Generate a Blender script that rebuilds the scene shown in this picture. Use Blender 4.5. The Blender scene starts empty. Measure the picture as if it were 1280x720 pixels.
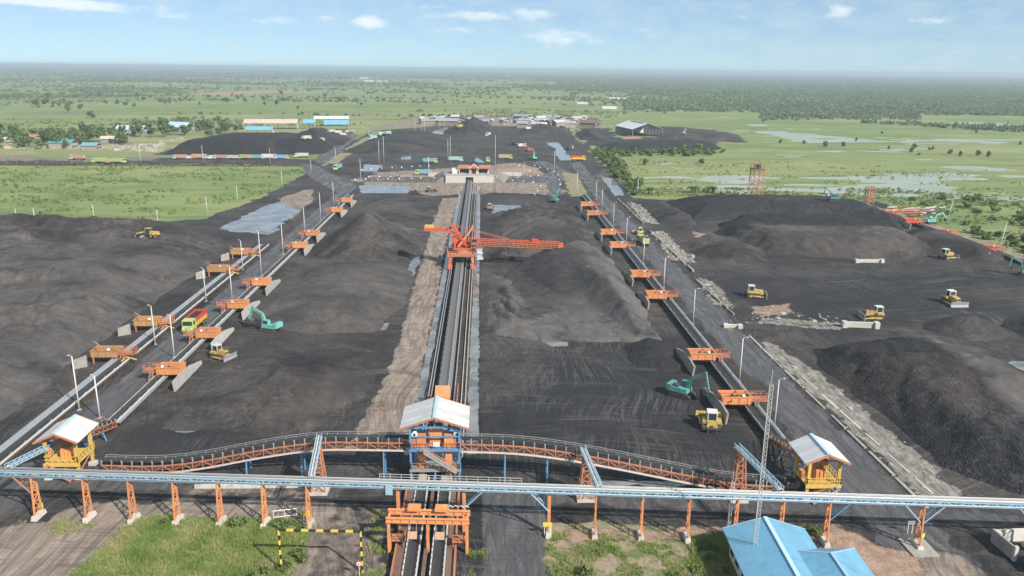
import bpy, math, random
import numpy as np
from mathutils import Vector, Matrix
random.seed(7)
R = math.radians
scene = bpy.context.scene
COL = scene.collection

# ------------------------------------------------------------------ survey
F = 1000.0; CAM_H = 60.0
PITCH = R(15.3); YAW = R(2.1); ROLL = R(0.58)
_fw = np.array([math.sin(YAW)*math.cos(PITCH), math.cos(YAW)*math.cos(PITCH), -math.sin(PITCH)])
_r0 = np.array([math.cos(YAW), -math.sin(YAW), 0.0]); _u0 = np.cross(_r0, _fw)
_rt = _r0*math.cos(ROLL)+_u0*math.sin(ROLL); _up = -_r0*math.sin(ROLL)+_u0*math.cos(ROLL)

def at(px, py, z=0.0):
    """ground point surveyed from the photograph (1280x720)"""
    d = _fw*F + _rt*(px-640) - _up*(py-360)
    t = (z-CAM_H)/d[2]
    return (float(d[0]*t), float(d[1]*t))

# ------------------------------------------------------------------ noise
def _hash(i, j, s):
    n = (i*374761393 + j*668265263 + s*1442695041) & 0xffffffff
    n = ((n ^ (n >> 13))*1274126177) & 0xffffffff
    return ((n ^ (n >> 16)) & 0xffff)/65535.0
def vnoise(x, y, s=0):
    x = np.asarray(x, float); y = np.asarray(y, float)
    i = np.floor(x).astype(np.int64); j = np.floor(y).astype(np.int64)
    u = x-i; v = y-j
    u = u*u*(3-2*u); v = v*v*(3-2*v)
    a = _hash(i, j, s); b = _hash(i+1, j, s); c = _hash(i, j+1, s); d = _hash(i+1, j+1, s)
    return (a*(1-u)+b*u)*(1-v)+(c*(1-u)+d*u)*v
def fbm(x, y, s=0, o=4):
    x = np.asarray(x, float); y = np.asarray(y, float)
    t = 0; a = 0.5
    for k in range(o):
        t = t+a*vnoise(x, y, s+k*17); x = x*2.03; y = y*2.03; a *= .5
    return t/(1-.5**o)
def sd_poly(X, Y, poly):
    """signed distance, positive inside"""
    X = np.asarray(X, float); Y = np.asarray(Y, float)
    d = np.full(X.shape, 1e18); ins = np.zeros(X.shape, bool)
    n = len(poly)
    for k in range(n):
        ax, ay = poly[k]; bx, by = poly[(k+1) % n]
        ex, ey = bx-ax, by-ay
        wx, wy = X-ax, Y-ay
        t = np.clip((wx*ex+wy*ey)/(ex*ex+ey*ey+1e-12), 0, 1)
        d = np.minimum(d, (wx-ex*t)**2+(wy-ey*t)**2)
        c = ((ay <= Y) & (by > Y)) | ((by <= Y) & (ay > Y))
        xi = ax+(Y-ay)*ex/(ey if abs(ey) > 1e-9 else 1e-9)
        ins ^= c & (X < xi)
    d = np.sqrt(d)
    return np.where(ins, d, -d)
def sst(a, b, x):
    t = np.clip((x-a)/(b-a), 0, 1); return t*t*(3-2*t)

# ------------------------------------------------------------------ materials
class NT:
    def __init__(s, name):
        s.m = bpy.data.materials.new(name); s.m.use_nodes = True
        s.t = s.m.node_tree; s.t.nodes.clear()
        s.out = s.n('ShaderNodeOutputMaterial')
    def n(s, typ, **kw):
        nd = s.t.nodes.new(typ)
        for k, v in kw.items(): setattr(nd, k, v)
        return nd
    def set(s, nd, key, v):
        if isinstance(v, bpy.types.NodeSocket): s.t.links.new(v, nd.inputs[key])
        elif v is not None: nd.inputs[key].default_value = v
    def math(s, op, a, b=None, c=None, clamp=False):
        nd = s.n('ShaderNodeMath', operation=op, use_clamp=clamp)
        s.set(nd, 0, a)
        if b is not None: s.set(nd, 1, b)
        if c is not None: s.set(nd, 2, c)
        return nd.outputs[0]
    def ss(s, x, a, b):
        nd = s.n('ShaderNodeMapRange', interpolation_type='SMOOTHSTEP')
        s.set(nd, 0, x); s.set(nd, 1, a); s.set(nd, 2, b); return nd.outputs[0]
    def mix(s, f, a, b, mode='MIX'):
        nd = s.n('ShaderNodeMix', data_type='RGBA', blend_type=mode)
        s.set(nd, 0, f); s.set(nd, 6, a if isinstance(a, bpy.types.NodeSocket) else (*a, 1)); s.set(nd, 7, b if isinstance(b, bpy.types.NodeSocket) else (*b, 1))
        return nd.outputs[2]
    def noise(s, vec, scale, detail=4, rough=.55, dist=0.0):
        nd = s.n('ShaderNodeTexNoise'); s.set(nd, 'Vector', vec); s.set(nd, 'Scale', scale)
        s.set(nd, 'Detail', detail); s.set(nd, 'Roughness', rough); s.set(nd, 'Distortion', dist); return nd.outputs[0]
    def mapping(s, vec, scale=(1, 1, 1), rot=(0, 0, 0), loc=(0, 0, 0)):
        nd = s.n('ShaderNodeMapping'); s.set(nd, 0, vec); nd.inputs[1].default_value = loc
        nd.inputs[2].default_value = rot; nd.inputs[3].default_value = scale; return nd.outputs[0]
    def ramp(s, f, stops):
        nd = s.n('ShaderNodeValToRGB'); cr = nd.color_ramp
        while len(cr.elements) < len(stops): cr.elements.new(.5)
        for e, (p, c) in zip(cr.elements, stops): e.position = p; e.color = (*c, 1)
        s.set(nd, 0, f); return nd.outputs[0]
    def bump(s, h, strength, dist, normal=None):
        nd = s.n('ShaderNodeBump'); s.set(nd, 'Height', h); s.set(nd, 'Strength', strength); s.set(nd, 'Distance', dist)
        if normal is not None: s.set(nd, 'Normal', normal)
        return nd.outputs[0]
    def pos(s): return s.n('ShaderNodeNewGeometry').outputs['Position']
    def bsdf(s, col, rough=.8, metal=0.0, normal=None, spec=.3):
        b = s.n('ShaderNodeBsdfPrincipled')
        s.set(b, 'Base Color', col if isinstance(col, bpy.types.NodeSocket) else (*col, 1))
        s.set(b, 'Roughness', rough); s.set(b, 'Metallic', metal); s.set(b, 'Specular IOR Level', spec)
        if normal is not None: s.set(b, 'Normal', normal)
        s.t.links.new(b.outputs[0], s.out.inputs[0]); return b

M = {}
def paint(key, col, rough=.5, dirt=.35, dcol=(.10, .085, .075), scale=.9, metal=0.0, ribs=None, fine=.25):
    """painted / weathered surface: grime in streaks and patches over a base colour"""
    t = NT(key); p = t.pos()
    a = t.noise(p, scale, 5, .6, .4); b = t.noise(t.mapping(p, (2.2, 2.2, .35)), 1.6, 4, .6)
    g = t.math('MULTIPLY', t.ss(a, .42, .75), 1.0)
    g = t.math('ADD', t.math('MULTIPLY', g, .6), t.math('MULTIPLY', t.ss(b, .5, .8), .5))
    rnd = t.n('ShaderNodeObjectInfo').outputs['Random']
    g = t.math('MULTIPLY', g, t.math('MULTIPLY', t.math('ADD', t.math('MULTIPLY', rnd, 1.0), .55), dirt), clamp=True)
    c = t.mix(g, col, dcol)
    c = t.mix(t.math('MULTIPLY', t.math('FRACT', t.math('MULTIPLY', rnd, 7.31)), .28), c, dcol)
    v = t.noise(p, 7.0, 3)
    c = t.mix(fine, c, t.mix(v, (.35, .35, .35), (1.0, 1.0, 1.0)), 'OVERLAY')
    nrm = None
    if ribs:
        sp = t.n('ShaderNodeTexCoord').outputs['Object']
        w = t.n('ShaderNodeTexWave', wave_type='BANDS', bands_direction=ribs[0]); t.set(w, 0, sp); t.set(w, 1, ribs[1])
        nrm = t.bump(w.outputs[1], .5, .04)
        c = t.mix(t.math('MULTIPLY', w.outputs[1], .12), c, (.2, .2, .2), 'MULTIPLY')
        sx_ = t.n('ShaderNodeSeparateXYZ'); t.set(sx_, 0, sp); k_ = t.math('FLOOR', t.math('MULTIPLY', sx_.outputs[0 if ribs[0] == 'X' else 1], 1.05)); wn_ = t.n('ShaderNodeTexWhiteNoise', noise_dimensions='1D'); t.set(wn_, 'W', k_)
        c = t.mix(t.math('MULTIPLY', wn_.outputs[0], .32), c, dcol)
        sk_ = t.noise(t.mapping(sp, (2.4, .25, .25) if ribs[0] == 'X' else (.25, 2.4, .25)), 1.2, 5, .65)
        c = t.mix(t.math('MULTIPLY', t.ss(sk_, .5, .72), .42), c, dcol)
    t.bsdf(c, rough, metal, nrm)
    M[key] = t.m; return t.m

paint('rust_yellow', (.50, .27, .10), .7, .8, (.16, .12, .09), 1.3)
paint('orange_paint', (.72, .285, .11), .6, .5, (.20, .11, .08))
paint('rust_orange', (.50, .205, .115), .7, .6, (.15, .09, .07))
paint('red_orange', (.60, .11, .055), .55, .4, (.2, .07, .05))
paint('yellow_paint', (.66, .45, .11), .55, .5, (.22, .14, .08))
paint('machine_yellow', (.60, .41, .11), .6, .95, (.10, .088, .078), 1.9)
paint('blue_paint', (.10, .27, .50), .5, .3, (.14, .17, .2))
paint('light_blue_paint', (.34, .51, .63), .55, .45, (.22, .24, .26))
paint('grey_steel', (.36, .38, .39), .5, .4, (.12, .11, .1), metal=.2)
paint('pale_steel', (.62, .62, .60), .5, .3, (.25, .23, .21))
paint('dark_steel', (.07, .07, .075), .6, .3)
paint('rust_plate', (.19, .12, .09), .8, .6, (.07, .05, .045))
paint('white_roof', (.78, .81, .82), .5, .45, (.36, .33, .30), .55, ribs=('Y', 3.0))
paint('sheet_roof', (.60, .60, .58), .45, .25, (.3, .26, .23), .3, ribs=('X', 1.2))
paint('tan_roof', (.56, .46, .38), .6, .3, (.28, .2, .16), .2)
paint('blue_roof', (.17, .44, .66), .55, .8, (.16, .27, .35), .6, ribs=('X', 2.2))
paint('blue_roof_far', (.14, .42, .75), .4, .25, (.2, .3, .4), .2)
paint('pale_blue_roof', (.42, .62, .72), .45, .3, (.3, .32, .34), .2)
paint('tile_roof', (.46, .17, .09), .7, .4, (.2, .09, .06), .6)
paint('plaster', (.70, .67, .60), .85, .35, (.3, .26, .21), .5)
paint('concrete', (.36, .34, .31), .9, .65, (.13, .115, .10), .7)
paint('wing_concrete', (.44, .42, .38), .9, .65, (.15, .14, .125), .7)
paint('pale_concrete', (.56, .53, .475), .9, .65, (.25, .22, .18), .7)
paint('belt_rubber', (.030, .031, .034), .75, .4, (.09, .085, .08), .5)
paint('dusty_belt', (.15, .145, .15), .85, .5, (.07, .065, .065), 1.5)
paint('grey_cover', (.30, .32, .34), .55, .35, (.12, .12, .12), .6)
paint('idler_grey', (.42, .44, .46), .5, .3, metal=.3)
paint('rubber', (.02, .02, .021), .85, .5, (.09, .08, .07), 2)
paint('track_steel', (.055, .05, .047), .8, .5, (.11, .09, .08), 2)
paint('teal_paint', (.16, .50, .43), .6, .7, (.09, .11, .10), 1.9)
paint('teal_dark', (.10, .32, .29), .65, .9, (.06, .07, .07), 1.9)
paint('lime_cab', (.46, .62, .18), .5, .55, (.2, .22, .12))
paint('red_box', (.56, .07, .045), .6, .55, (.15, .06, .05))
paint('yellow_box', (.80, .54, .05), .5, .25, (.2, .14, .06))
paint('white_cab', (.66, .66, .63), .5, .6, (.24, .215, .19), 1.5)
paint('cream_box', (.56, .51, .38), .6, .5, (.25, .2, .15))
paint('aqua_box', (.20, .40, .46), .55, .5, (.1, .16, .18))
paint('orange_box', (.50, .31, .20), .6, .6, (.22, .15, .11))
paint('green_box', (.34, .58, .48), .6, .5, (.14, .2, .17))
paint('lime_box', (.42, .48, .22), .6, .5, (.2, .2, .12))
paint('dark_load', (.028, .027, .028), .9, .2)
paint('blue_tank', (.03, .13, .34), .4, .3, (.05, .06, .09))
paint('black_paint', (.02, .02, .02), .5, .2)
paint('sign_yellow', (.85, .62, .06), .5, .1)
paint('sign_red', (.7, .04, .03), .5, .1)
paint('sign_white', (.82, .82, .8), .5, .1)
paint('wood', (.28, .2, .14), .8, .4)
paint('debris_pale', (.58, .54, .48), .9, .5, (.2, .17, .14), 1.5)
paint('debris_tan', (.40, .30, .23), .9, .5, (.2, .16, .14), 1.5)
def glass():
    t = NT('window_glass'); p = t.pos()
    t.bsdf(t.mix(t.noise(p, 1.5), (.02, .03, .035), (.05, .065, .07)), .12, 0, None, .6); M['window_glass'] = t.m
glass()

# ------------------------------------------------------------------ mesh building
class MB:
    def __init__(s): s.v = []; s.f = []; s.m = []
    def add(s, vs, fs, mi=0):
        n = len(s.v); s.v += [tuple(v) for v in vs]
        s.f += [tuple(i+n for i in f) for f in fs]; s.m += [mi]*len(fs); return s
    def box(s, x0, x1, y0, y1, z0, z1, mi=0):
        v = [(x0, y0, z0), (x1, y0, z0), (x1, y1, z0), (x0, y1, z0), (x0, y0, z1), (x1, y0, z1), (x1, y1, z1), (x0, y1, z1)]
        return s.add(v, [(3, 2, 1, 0), (4, 5, 6, 7), (0, 1, 5, 4), (1, 2, 6, 5), (2, 3, 7, 6), (3, 0, 4, 7)], mi)
    def hexa(s, v, mi=0):
        return s.add(v, [(3, 2, 1, 0), (4, 5, 6, 7), (0, 1, 5, 4), (1, 2, 6, 5), (2, 3, 7, 6), (3, 0, 4, 7)], mi)
    def beam(s, a, b, w, h=None, mi=0):
        h = h or w; a = Vector(a); b = Vector(b); d = (b-a)
        if d.length < 1e-6: return s
        d.normalize(); up = Vector((0, 0, 1)) if abs(d.z) < .95 else Vector((0, 1, 0))
        x = d.cross(up).normalized(); z = x.cross(d).normalized()
        x = x*(w/2); z = z*(h/2)
        v = [a-x-z, a+x-z, b+x-z, b-x-z, a-x+z, a+x+z, b+x+z, b-x+z]
        return s.hexa(v, mi)
    def tube(s, a, b, r, n=7, r2=None, mi=0, cap=True):
        r2 = r if r2 is None else r2
        a = Vector(a); b = Vector(b); d = (b-a).normalized()
        up = Vector((0, 0, 1)) if abs(d.z) < .95 else Vector((1, 0, 0))
        x = d.cross(up).normalized(); y = d.cross(x)
        v = []
        for c, rr in ((a, r), (b, r2)):
            for k in range(n):
                t = 2*math.pi*k/n; v.append(c+x*(math.cos(t)*rr)+y*(math.sin(t)*rr))
        f = [(k, (k+1) % n, n+(k+1) % n, n+k) for k in range(n)]
        if cap: f += [tuple(range(n-1, -1, -1)), tuple(range(n, 2*n))]
        return s.add(v, f, mi)
    def path(s, pts, w, h=None, mi=0):
        for a, b in zip(pts, pts[1:]): s.beam(a, b, w, h, mi)
        return s
    def ext(s, poly, a0, a1, axis='y', mi=0):
        """polygon in (u, z) extruded along axis"""
        n = len(poly)
        g = (lambda u, z, a: (u, a, z)) if axis == 'y' else ((lambda u, z, a: (a, u, z)) if axis == 'x' else (lambda u, z, a: (u, z, a)))
        v = [g(u, z, a0) for u, z in poly]+[g(u, z, a1) for u, z in poly]
        f = [(k, (k+1) % n, n+(k+1) % n, n+k) for k in range(n)]+[tuple(range(n-1, -1, -1)), tuple(range(n, 2*n))]
        return s.add(v, f, mi)
    def rail(s, pts, h=1.0, w=.06, step=1.8, mi=0):
        """handrail along a polyline of floor points"""
        for a, b in zip(pts, pts[1:]):
            a = Vector(a); b = Vector(b); L = (b-a).length; n = max(1, round(L/step)); z = Vector((0, 0, h))
            s.beam(a+z, b+z, w, w, mi); s.beam(a+z*.5, b+z*.5, w*.8, w*.8, mi)
            for k in range(n+1):
                p = a.lerp(b, k/n); s.beam(p, p+z, w, w, mi)
        return s
    def build(s, name, mats, parent=None, smooth=False):
        me = bpy.data.meshes.new(name)
        me.from_pydata(s.v, [], s.f)
        if not isinstance(mats, (list, tuple)): mats = [mats]
        for m in mats: me.materials.append(M[m] if isinstance(m, str) else m)
        if len(mats) > 1: me.polygons.foreach_set('material_index', s.m)
        me.update()
        fix_normals(me)
        if smooth: me.polygons.foreach_set('use_smooth', [True]*len(me.polygons))
        o = bpy.data.objects.new(name, me); COL.objects.link(o)
        if parent is not None: o.parent = parent
        return o
def fix_normals(me):
    import bmesh
    if len(me.polygons) > 20000: return
    bm = bmesh.new(); bm.from_mesh(me); bmesh.ops.recalc_face_normals(bm, faces=bm.faces); bm.to_mesh(me); bm.free()

def thing(name, label, cat, loc=(0, 0, 0), rz=0.0, group=None):
    o = bpy.data.objects.new(name, None); COL.objects.link(o)
    o.location = loc; o.rotation_euler = (0, 0, rz); o.empty_display_size = .5
    return tag(o, label, cat, group)
def tag(o, label=None, cat=None, group=None, kind=None):
    if label: o['label'] = label
    if cat: o['category'] = cat
    if group: o['group'] = group
    if kind: o['kind'] = kind
    return o
def clone(o, loc=None, rz=None, label=None, parent=None):
    c = o.copy(); COL.objects.link(c)
    if parent is not None: c.parent = parent
    if loc is not None: c.location = loc
    if rz is not None: c.rotation_euler = (0, 0, rz)
    if label: c['label'] = label
    for ch in KIDS(o): clone(ch, parent=c)
    return c
def KIDS(o): return list(o.children)
def repeat(o, locs, parent=None):
    """further copies of a part at local positions"""
    for l in locs:
        c = o.copy(); COL.objects.link(c); c.location = l
        if parent is not None: c.parent = parent
ORD = 'first second third fourth fifth sixth seventh eighth ninth tenth eleventh twelfth thirteenth fourteenth fifteenth sixteenth seventeenth eighteenth nineteenth twentieth'.split()
def arr_mesh(name, V, Fq, mat, attrs=None, smooth=True):
    """mesh from numpy arrays (quads)"""
    me = bpy.data.meshes.new(name)
    V = np.asarray(V, np.float32); Fq = np.asarray(Fq, np.int32); k = Fq.shape[1]
    me.vertices.add(len(V)); me.vertices.foreach_set('co', V.ravel())
    me.loops.add(Fq.size); me.loops.foreach_set('vertex_index', Fq.ravel())
    me.polygons.add(len(Fq)); me.polygons.foreach_set('loop_start', np.arange(0, Fq.size, k, dtype=np.int32))
    me.update(calc_edges=True); me.validate()
    if smooth: me.polygons.foreach_set('use_smooth', np.ones(len(Fq), bool))
    for an, A in (attrs or {}).items():
        at_ = me.attributes.new(an, 'FLOAT_COLOR', 'POINT'); at_.data.foreach_set('color', np.asarray(A, np.float32).ravel())
    me.materials.append(mat)
    o = bpy.data.objects.new(name, me); COL.objects.link(o); return o
def grid_faces(nx, ny):
    i = np.arange(nx-1)[None, :]; j = np.arange(ny-1)[:, None]
    a = j*nx+i
    return np.stack([a, a+1, a+nx+1, a+nx], -1).reshape(-1, 4)
# ------------------------------------------------------------------ ground
def PX(*pts): return [at(*p) for p in pts]
YARD = [(-330, 60), (-330, 287)]+PX((0, 289), (150, 280), (255, 274), (330, 245), (388, 214), (410, 205), (400, 196), (468, 163), (560, 157), (705, 157), (745, 172), (735, 190), (765, 215), (790, 248), (900, 251), (1000, 249), (1100, 252), (1160, 280), (1275, 328))+[(186, 250), (186, 60)]
# class: 0 coal 1 fresh coal 2 dirt 3 pale rubble | 4 wet road 5 red soil 6 sand and dry grass 7 lush grass
LAYERS = [
 (0, YARD, 1.5, 3.0, 1.0),
 (0, PX((-400, 200), (-400, 206), (400, 208), (412, 200), (300, 197)), 2, 2, 1),
 (0, PX((190, 194), (400, 193), (412, 180), (430, 164), (415, 163), (400, 168), (330, 176), (215, 186)), 3, 4, 1),
 (4, PX((392, 204), (412, 204), (448, 170), (432, 163), (420, 172), (402, 188)), 2, 3, .8),
 (2, PX((-50, 190), (-50, 201), (205, 202), (205, 194), (140, 196), (60, 197)), 4, 12, .6),
 (0, PX((735, 178), (755, 190), (862, 190), (897, 184), (895, 176), (850, 172), (765, 172)), 2.5, 4, 1),
 (0, PX((800, 160), (840, 158), (900, 163), (890, 170), (835, 170)), 5, 10, .8),
 (0, PX((722, 160), (762, 160), (768, 172), (740, 176)), 3, 6, 1),
 (6, PX((407, 203), (468, 164), (478, 163), (420, 205)), 1.5, 3, 1),
 (6, PX((716, 160), (735, 178), (728, 180), (710, 162)), 2, 4, .9),
 (2, PX((560, 157), (700, 158), (760, 155), (720, 146), (600, 142), (500, 150), (470, 160)), 8, 14, .8),
 (4, [(-71.5, 60), (-66.0, 60), (-66.0, 425), (-74, 440), (-110, 520), (-118, 520), (-96, 450), (-73, 400)], .8, 1.2, .95),
 (4, [(52.8, 60), (62.3, 60), (62.0, 200), (60.5, 380), (66, 540), (57, 540), (54.5, 400)], .8, 1.5, .85),
 (4, PX((0, 596), (0, 612), (420, 622), (480, 622), (690, 632), (960, 642), (1280, 660), (1290, 640), (960, 622), (600, 604), (420, 602)), 1.0, 2.0, .6),
 (1, PX((600, 500), (690, 450), (850, 430), (950, 470), (965, 560), (930, 600), (700, 560), (600, 545)), 5, 10, .75),
 (1, PX((850, 345), (1290, 338), (1290, 402), (1040, 402), (920, 372)), 4, 9, .8),
 (1, PX((220, 470), (330, 420), (440, 400), (480, 440), (440, 470), (300, 500), (230, 520)), 4, 8, .45),
 (1, PX((120, 545), (250, 500), (450, 530), (470, 548), (180, 580)), 3, 8, .5),
 (1, PX((590, 225), (720, 245), (735, 262), (640, 300), (600, 300)), 4, 9, .6),
 (2, PX((432, 560), (456, 520), (484, 470), (506, 400), (523, 340), (541, 280), (553, 248), (574, 247), (563, 280), (554, 320), (544, 380), (536, 420), (528, 460), (518, 505), (510, 560)), .7, .9, 1.0),
 (5, PX((448, 545), (472, 505), (492, 468), (497, 468), (478, 510), (462, 545)), .8, 2.0, .45),
 (2, PX((440, 226), (540, 246), (620, 241), (712, 244), (690, 224), (655, 203), (590, 208), (470, 216)), 2, 5, .9),
 (5, PX((500, 218), (560, 212), (575, 214), (565, 222), (500, 224)), 2, 4, .8),
 (5, PX((618, 211), (670, 209), (676, 216), (620, 219)), 2, 3, .8),
 (4, PX((455, 222), (500, 221), (560, 222), (680, 219), (690, 213), (665, 203), (680, 201), (712, 214), (702, 228), (700, 246), (686, 246), (684, 228), (560, 228), (455, 229)), 1.0, 1.5, .9),
 (6, PX((455, 227), (545, 228), (545, 232), (455, 233)), .8, 2, .7),
 (6, PX((702, 214), (722, 218), (735, 245), (712, 246)), 1.0, 2, .9),
 (2, PX((350, 246), (390, 236), (393, 252), (372, 262), (345, 264)), 1.0, 3, .8),
 (6, PX((340, 268), (373, 257), (374, 270), (352, 278)), 1, 3, .6),
 (2, PX((-30, 740), (-30, 668), (60, 648), (110, 626), (260, 626), (400, 622), (484, 640), (484, 740)), 1.0, 2.5, .95),
 (2, PX((230, 606), (330, 606), (405, 612), (405, 622), (230, 618)), .8, 1.6, .55),
 (0, PX((372, 740), (408, 660), (424, 612), (470, 610), (480, 640), (464, 740)), .8, 1.2, .5),
 (1, PX((478, 740), (486, 660), (478, 600), (606, 600), (606, 740)), .6, 1.5, .9),
 (4, PX((606, 740), (601, 606), (672, 606), (684, 650), (692, 740)), .5, .8, .95),
 (6, PX((684, 740), (682, 656), (760, 656), (900, 661), (1015, 668), (980, 740)), .8, 2.0, .95),
 (5, PX((700, 664), (760, 662), (900, 665), (900, 676), (720, 676)), .8, 2.5, .7),
 (5, PX((1000, 662), (1050, 656), (1140, 688), (1185, 740), (1060, 740)), 1.0, 3.0, .85),
 (2, PX((1140, 690), (1200, 690), (1260, 740), (1150, 740)), 1.0, 3.0, .7),
 (7, PX((82, 726), (165, 655), (200, 648), (330, 652), (384, 655), (376, 690), (352, 740), (82, 740)), .5, 1.0, 1.0),
 (1, PX((290, 705), (330, 684), (350, 690), (345, 715), (310, 740), (285, 740)), .5, 1.2, .9),
 (7, PX((860, 680), (905, 665), (925, 720), (860, 730)), .6, 2, .6),
 (3, [(64.0, 102), (71.0, 102), (70.8, 135), (68.3, 160), (66.3, 173), (62.6, 172), (63.6, 131)], .6, 2.0, .9),
 (3, PX((812, 290), (840, 325), (872, 328), (843, 302), (828, 289)), .8, 2.2, .78),
 (3, PX((783, 252), (806, 279), (826, 281), (802, 256)), .8, 2, .6),
 (3, PX((868, 346), (890, 380), (918, 386), (893, 352)), .8, 2, .6),
 (5, PX((940, 383), (985, 380), (1000, 392), (950, 396)), .8, 2, .6),
 (3, PX((930, 404), (1050, 412), (1050, 402), (970, 398)), .6, 2, .6),
 (5, PX((862, 288), (884, 292), (872, 299)), .5, 1.5, .6),
 (6, PX((1110, 262), (1290, 318), (1290, 334), (1160, 288)), 1, 2, .75),
 (6, PX((740, 235), (758, 190), (772, 192), (800, 240)), 1.5, 4, .4),
]
LAYERS += [(5, PX((776, 170.5), (800, 170), (802, 173.5), (778, 174)), 1.5, 2, .9), (5, PX((225, 118), (300, 119), (385, 113), (378, 111), (300, 114)), 10, 25, 1), (5, PX((445, 98), (495, 104), (470, 106), (455, 101)), 20, 50, .9), (2, PX((385, 110), (425, 111), (425, 105), (390, 104)), 15, 40, .7), (6, PX((0, 141), (120, 137), (160, 140), (0, 148)), 15, 25, .5), (6, PX((300, 150), (560, 140), (760, 134), (760, 130), (400, 142)), 14, 30, .45)]
DIPS = [  # puddles and ponds: polygon, depth, ragged edge
 (PX((272, 286), (338, 293), (354, 276), (374, 263), (348, 252), (322, 262), (296, 275)), .5, 2.5),
 (PX((449, 231), (514, 232), (510, 241), (452, 241)), .4, 1.2),
 (PX((674, 421), (700, 416), (719, 423), (710, 432), (688, 432)), .3, 1.0),
 (PX((1222, 452), (1300, 452), (1300, 478), (1252, 468)), .3, 1.2),
 (PX((752, 221), (767, 222), (780, 244), (769, 244)), .5, 1.0),
 (PX((684, 178), (697, 178), (717, 200), (701, 200)), .5, 1.5),
 (PX((612, 255), (650, 257), (655, 268), (616, 268)), .25, 1.6),
 (PX((504, 348), (518, 318), (527, 312), (524, 328), (510, 358)), .25, 1.0),
 (PX((528, 268), (545, 262), (544, 272), (530, 276)), .25, 1.0),
 (PX((452, 399), (486, 404), (484, 413), (450, 407)), .22, 1.3),
 (PX((208, 526), (245, 528), (252, 544), (222, 541)), .2, 1.4),
 (PX((735, 600), (870, 598), (860, 607), (740, 608)), .22, 1.2),
 (PX((502, 180), (520, 178), (513, 199), (502, 199)), .4, 1.2),
 (PX((540, 165), (560, 158), (560, 163), (545, 172)), .4, 1.2),
 (PX((455, 205), (478, 206), (470, 214), (452, 214)), .3, 1.5),
 ([(-12.5, 118), (-11.5, 118), (-11.3, 300), (-11.2, 425), (-11.8, 425), (-12.3, 300)], .5, .2),
 ([(-2.6, 118), (-1.2, 118), (-1.7, 300), (-2.2, 425), (-2.9, 425), (-2.7, 300)], .5, .2),
]
PADDY = [
 (PX((938, 165), (965, 163), (1088, 174), (1100, 178), (1010, 179)), .10),
 (PX((1090, 171), (1290, 174), (1290, 181), (1100, 180)), .0),
 (PX((795, 217), (900, 219), (1150, 222), (1190, 238), (1290, 252), (1290, 262), (1130, 246), (900, 240), (820, 236)), -.02),
 (PX((1080, 216), (1200, 214), (1290, 240), (1290, 256), (1150, 238)), .03),
 (PX((1000, 186), (1140, 184), (1290, 200), (1290, 222), (1180, 214), (1040, 200)), -.07),
 (PX((1180, 152), (1290, 153), (1290, 160), (1200, 159)), .0),
 (PX((812, 203), (838, 204), (840, 209), (818, 208)), .05),
 (PX((900, 222), (940, 214), (950, 226), (930, 240), (900, 240)), .05),
]
def seg(*spec):
    out = [spec[0]]
    for stop, step in spec[1:]:
        n = max(1, int(round((stop-out[-1])/step)))
        a = out[-1]; out += [a+(stop-a)*(k+1)/n for k in range(n)]
    return out
def grow(a, stop, f, st):
    out = []; s = st
    while a < stop: a += s; s *= f; out.append(a)
    return out
gx = seg(-330, (-120, 3.0), (132, .72), (200, 1.6), (430, 3.2))
gx = [-v for v in grow(330, 45000, 1.13, 5)][::-1]+gx+grow(430, 45000, 1.13, 5)
gy = seg(66, (112, .5), (190, .62)); s_ = .66; y_ = 190
while y_ < 1000: y_ += s_; s_ *= 1.0055; gy.append(y_)
gy = grow(-66, 3000, 1.6, 20); gy = [-v for v in grow(-66, 2500, 1.6, 25)][::-1]+seg(66, (112, .5), (190, .62))
s_ = .66; y_ = 190
while y_ < 1000: y_ += s_; s_ *= 1.0055; gy.append(y_)
gy += grow(y_, 45000, 1.03, s_)
GX, GY = np.meshgrid(np.array(gx), np.array(gy))

def bb(poly, m):
    xs = [p[0] for p in poly]; ys = [p[1] for p in poly]
    return min(xs)-m, max(xs)+m, min(ys)-m, max(ys)+m
def local_mask(poly, soft, amp, w, X, Y, seed):
    x0, x1, y0, y1 = bb(poly, soft+amp+2)
    sel = (X > x0) & (X < x1) & (Y > y0) & (Y < y1)
    out = np.zeros(X.shape)
    if sel.any():
        xs, ys = X[sel], Y[sel]; sc = max(amp*1.6, 1.5)
        d = sd_poly(xs, ys, poly)+(fbm(xs/sc, ys/sc, seed, 3)-.5)*2*amp
        out[sel] = sst(-soft, soft, d)*w
    return out
for poly_, dep_, amp_ in DIPS[1:15]: LAYERS.append((1, poly_, 2.2, 1.5, .8))
MASK = np.zeros((8,)+GX.shape)
for k, (c, poly, soft, amp, w) in enumerate(LAYERS):
    m = local_mask(poly, soft, amp, w, GX, GY, 100+k)
    MASK *= (1-m); MASK[c] += m
inyard = sst(-3, 3, sd_poly(GX, GY, YARD)*np.where(GY < 3000, 1, 1))
gz = (fbm(GX/7, GY/7, 3, 3)-.5)*.14*inyard+(fbm(GX/1.7, GY/1.7, 9, 2)-.5)*.05*inyard
gz += (1-inyard)*np.where((GX > 60) & (GY > 240) & (GY < 2500), (fbm(GX/46, GY/15, 31, 5)-.5)*.55, 0)
for k, (poly, dep, amp) in enumerate(DIPS):
    m = local_mask(poly, max(.5, amp*.7), amp, 1.0, GX, GY, 300+k)
    gz = gz*(1-m*.8)-m*dep
for k, (poly, bias) in enumerate(PADDY):
    m = local_mask(poly, 6, 14, 1.0, GX, GY, 400+k)
    gz -= m*(.12+bias)
V = np.stack([GX, GY, gz], -1).reshape(-1, 3)
MA = np.moveaxis(MASK[:4], 0, -1).reshape(-1, 4); MBB = np.moveaxis(MASK[4:], 0, -1).reshape(-1, 4)

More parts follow.
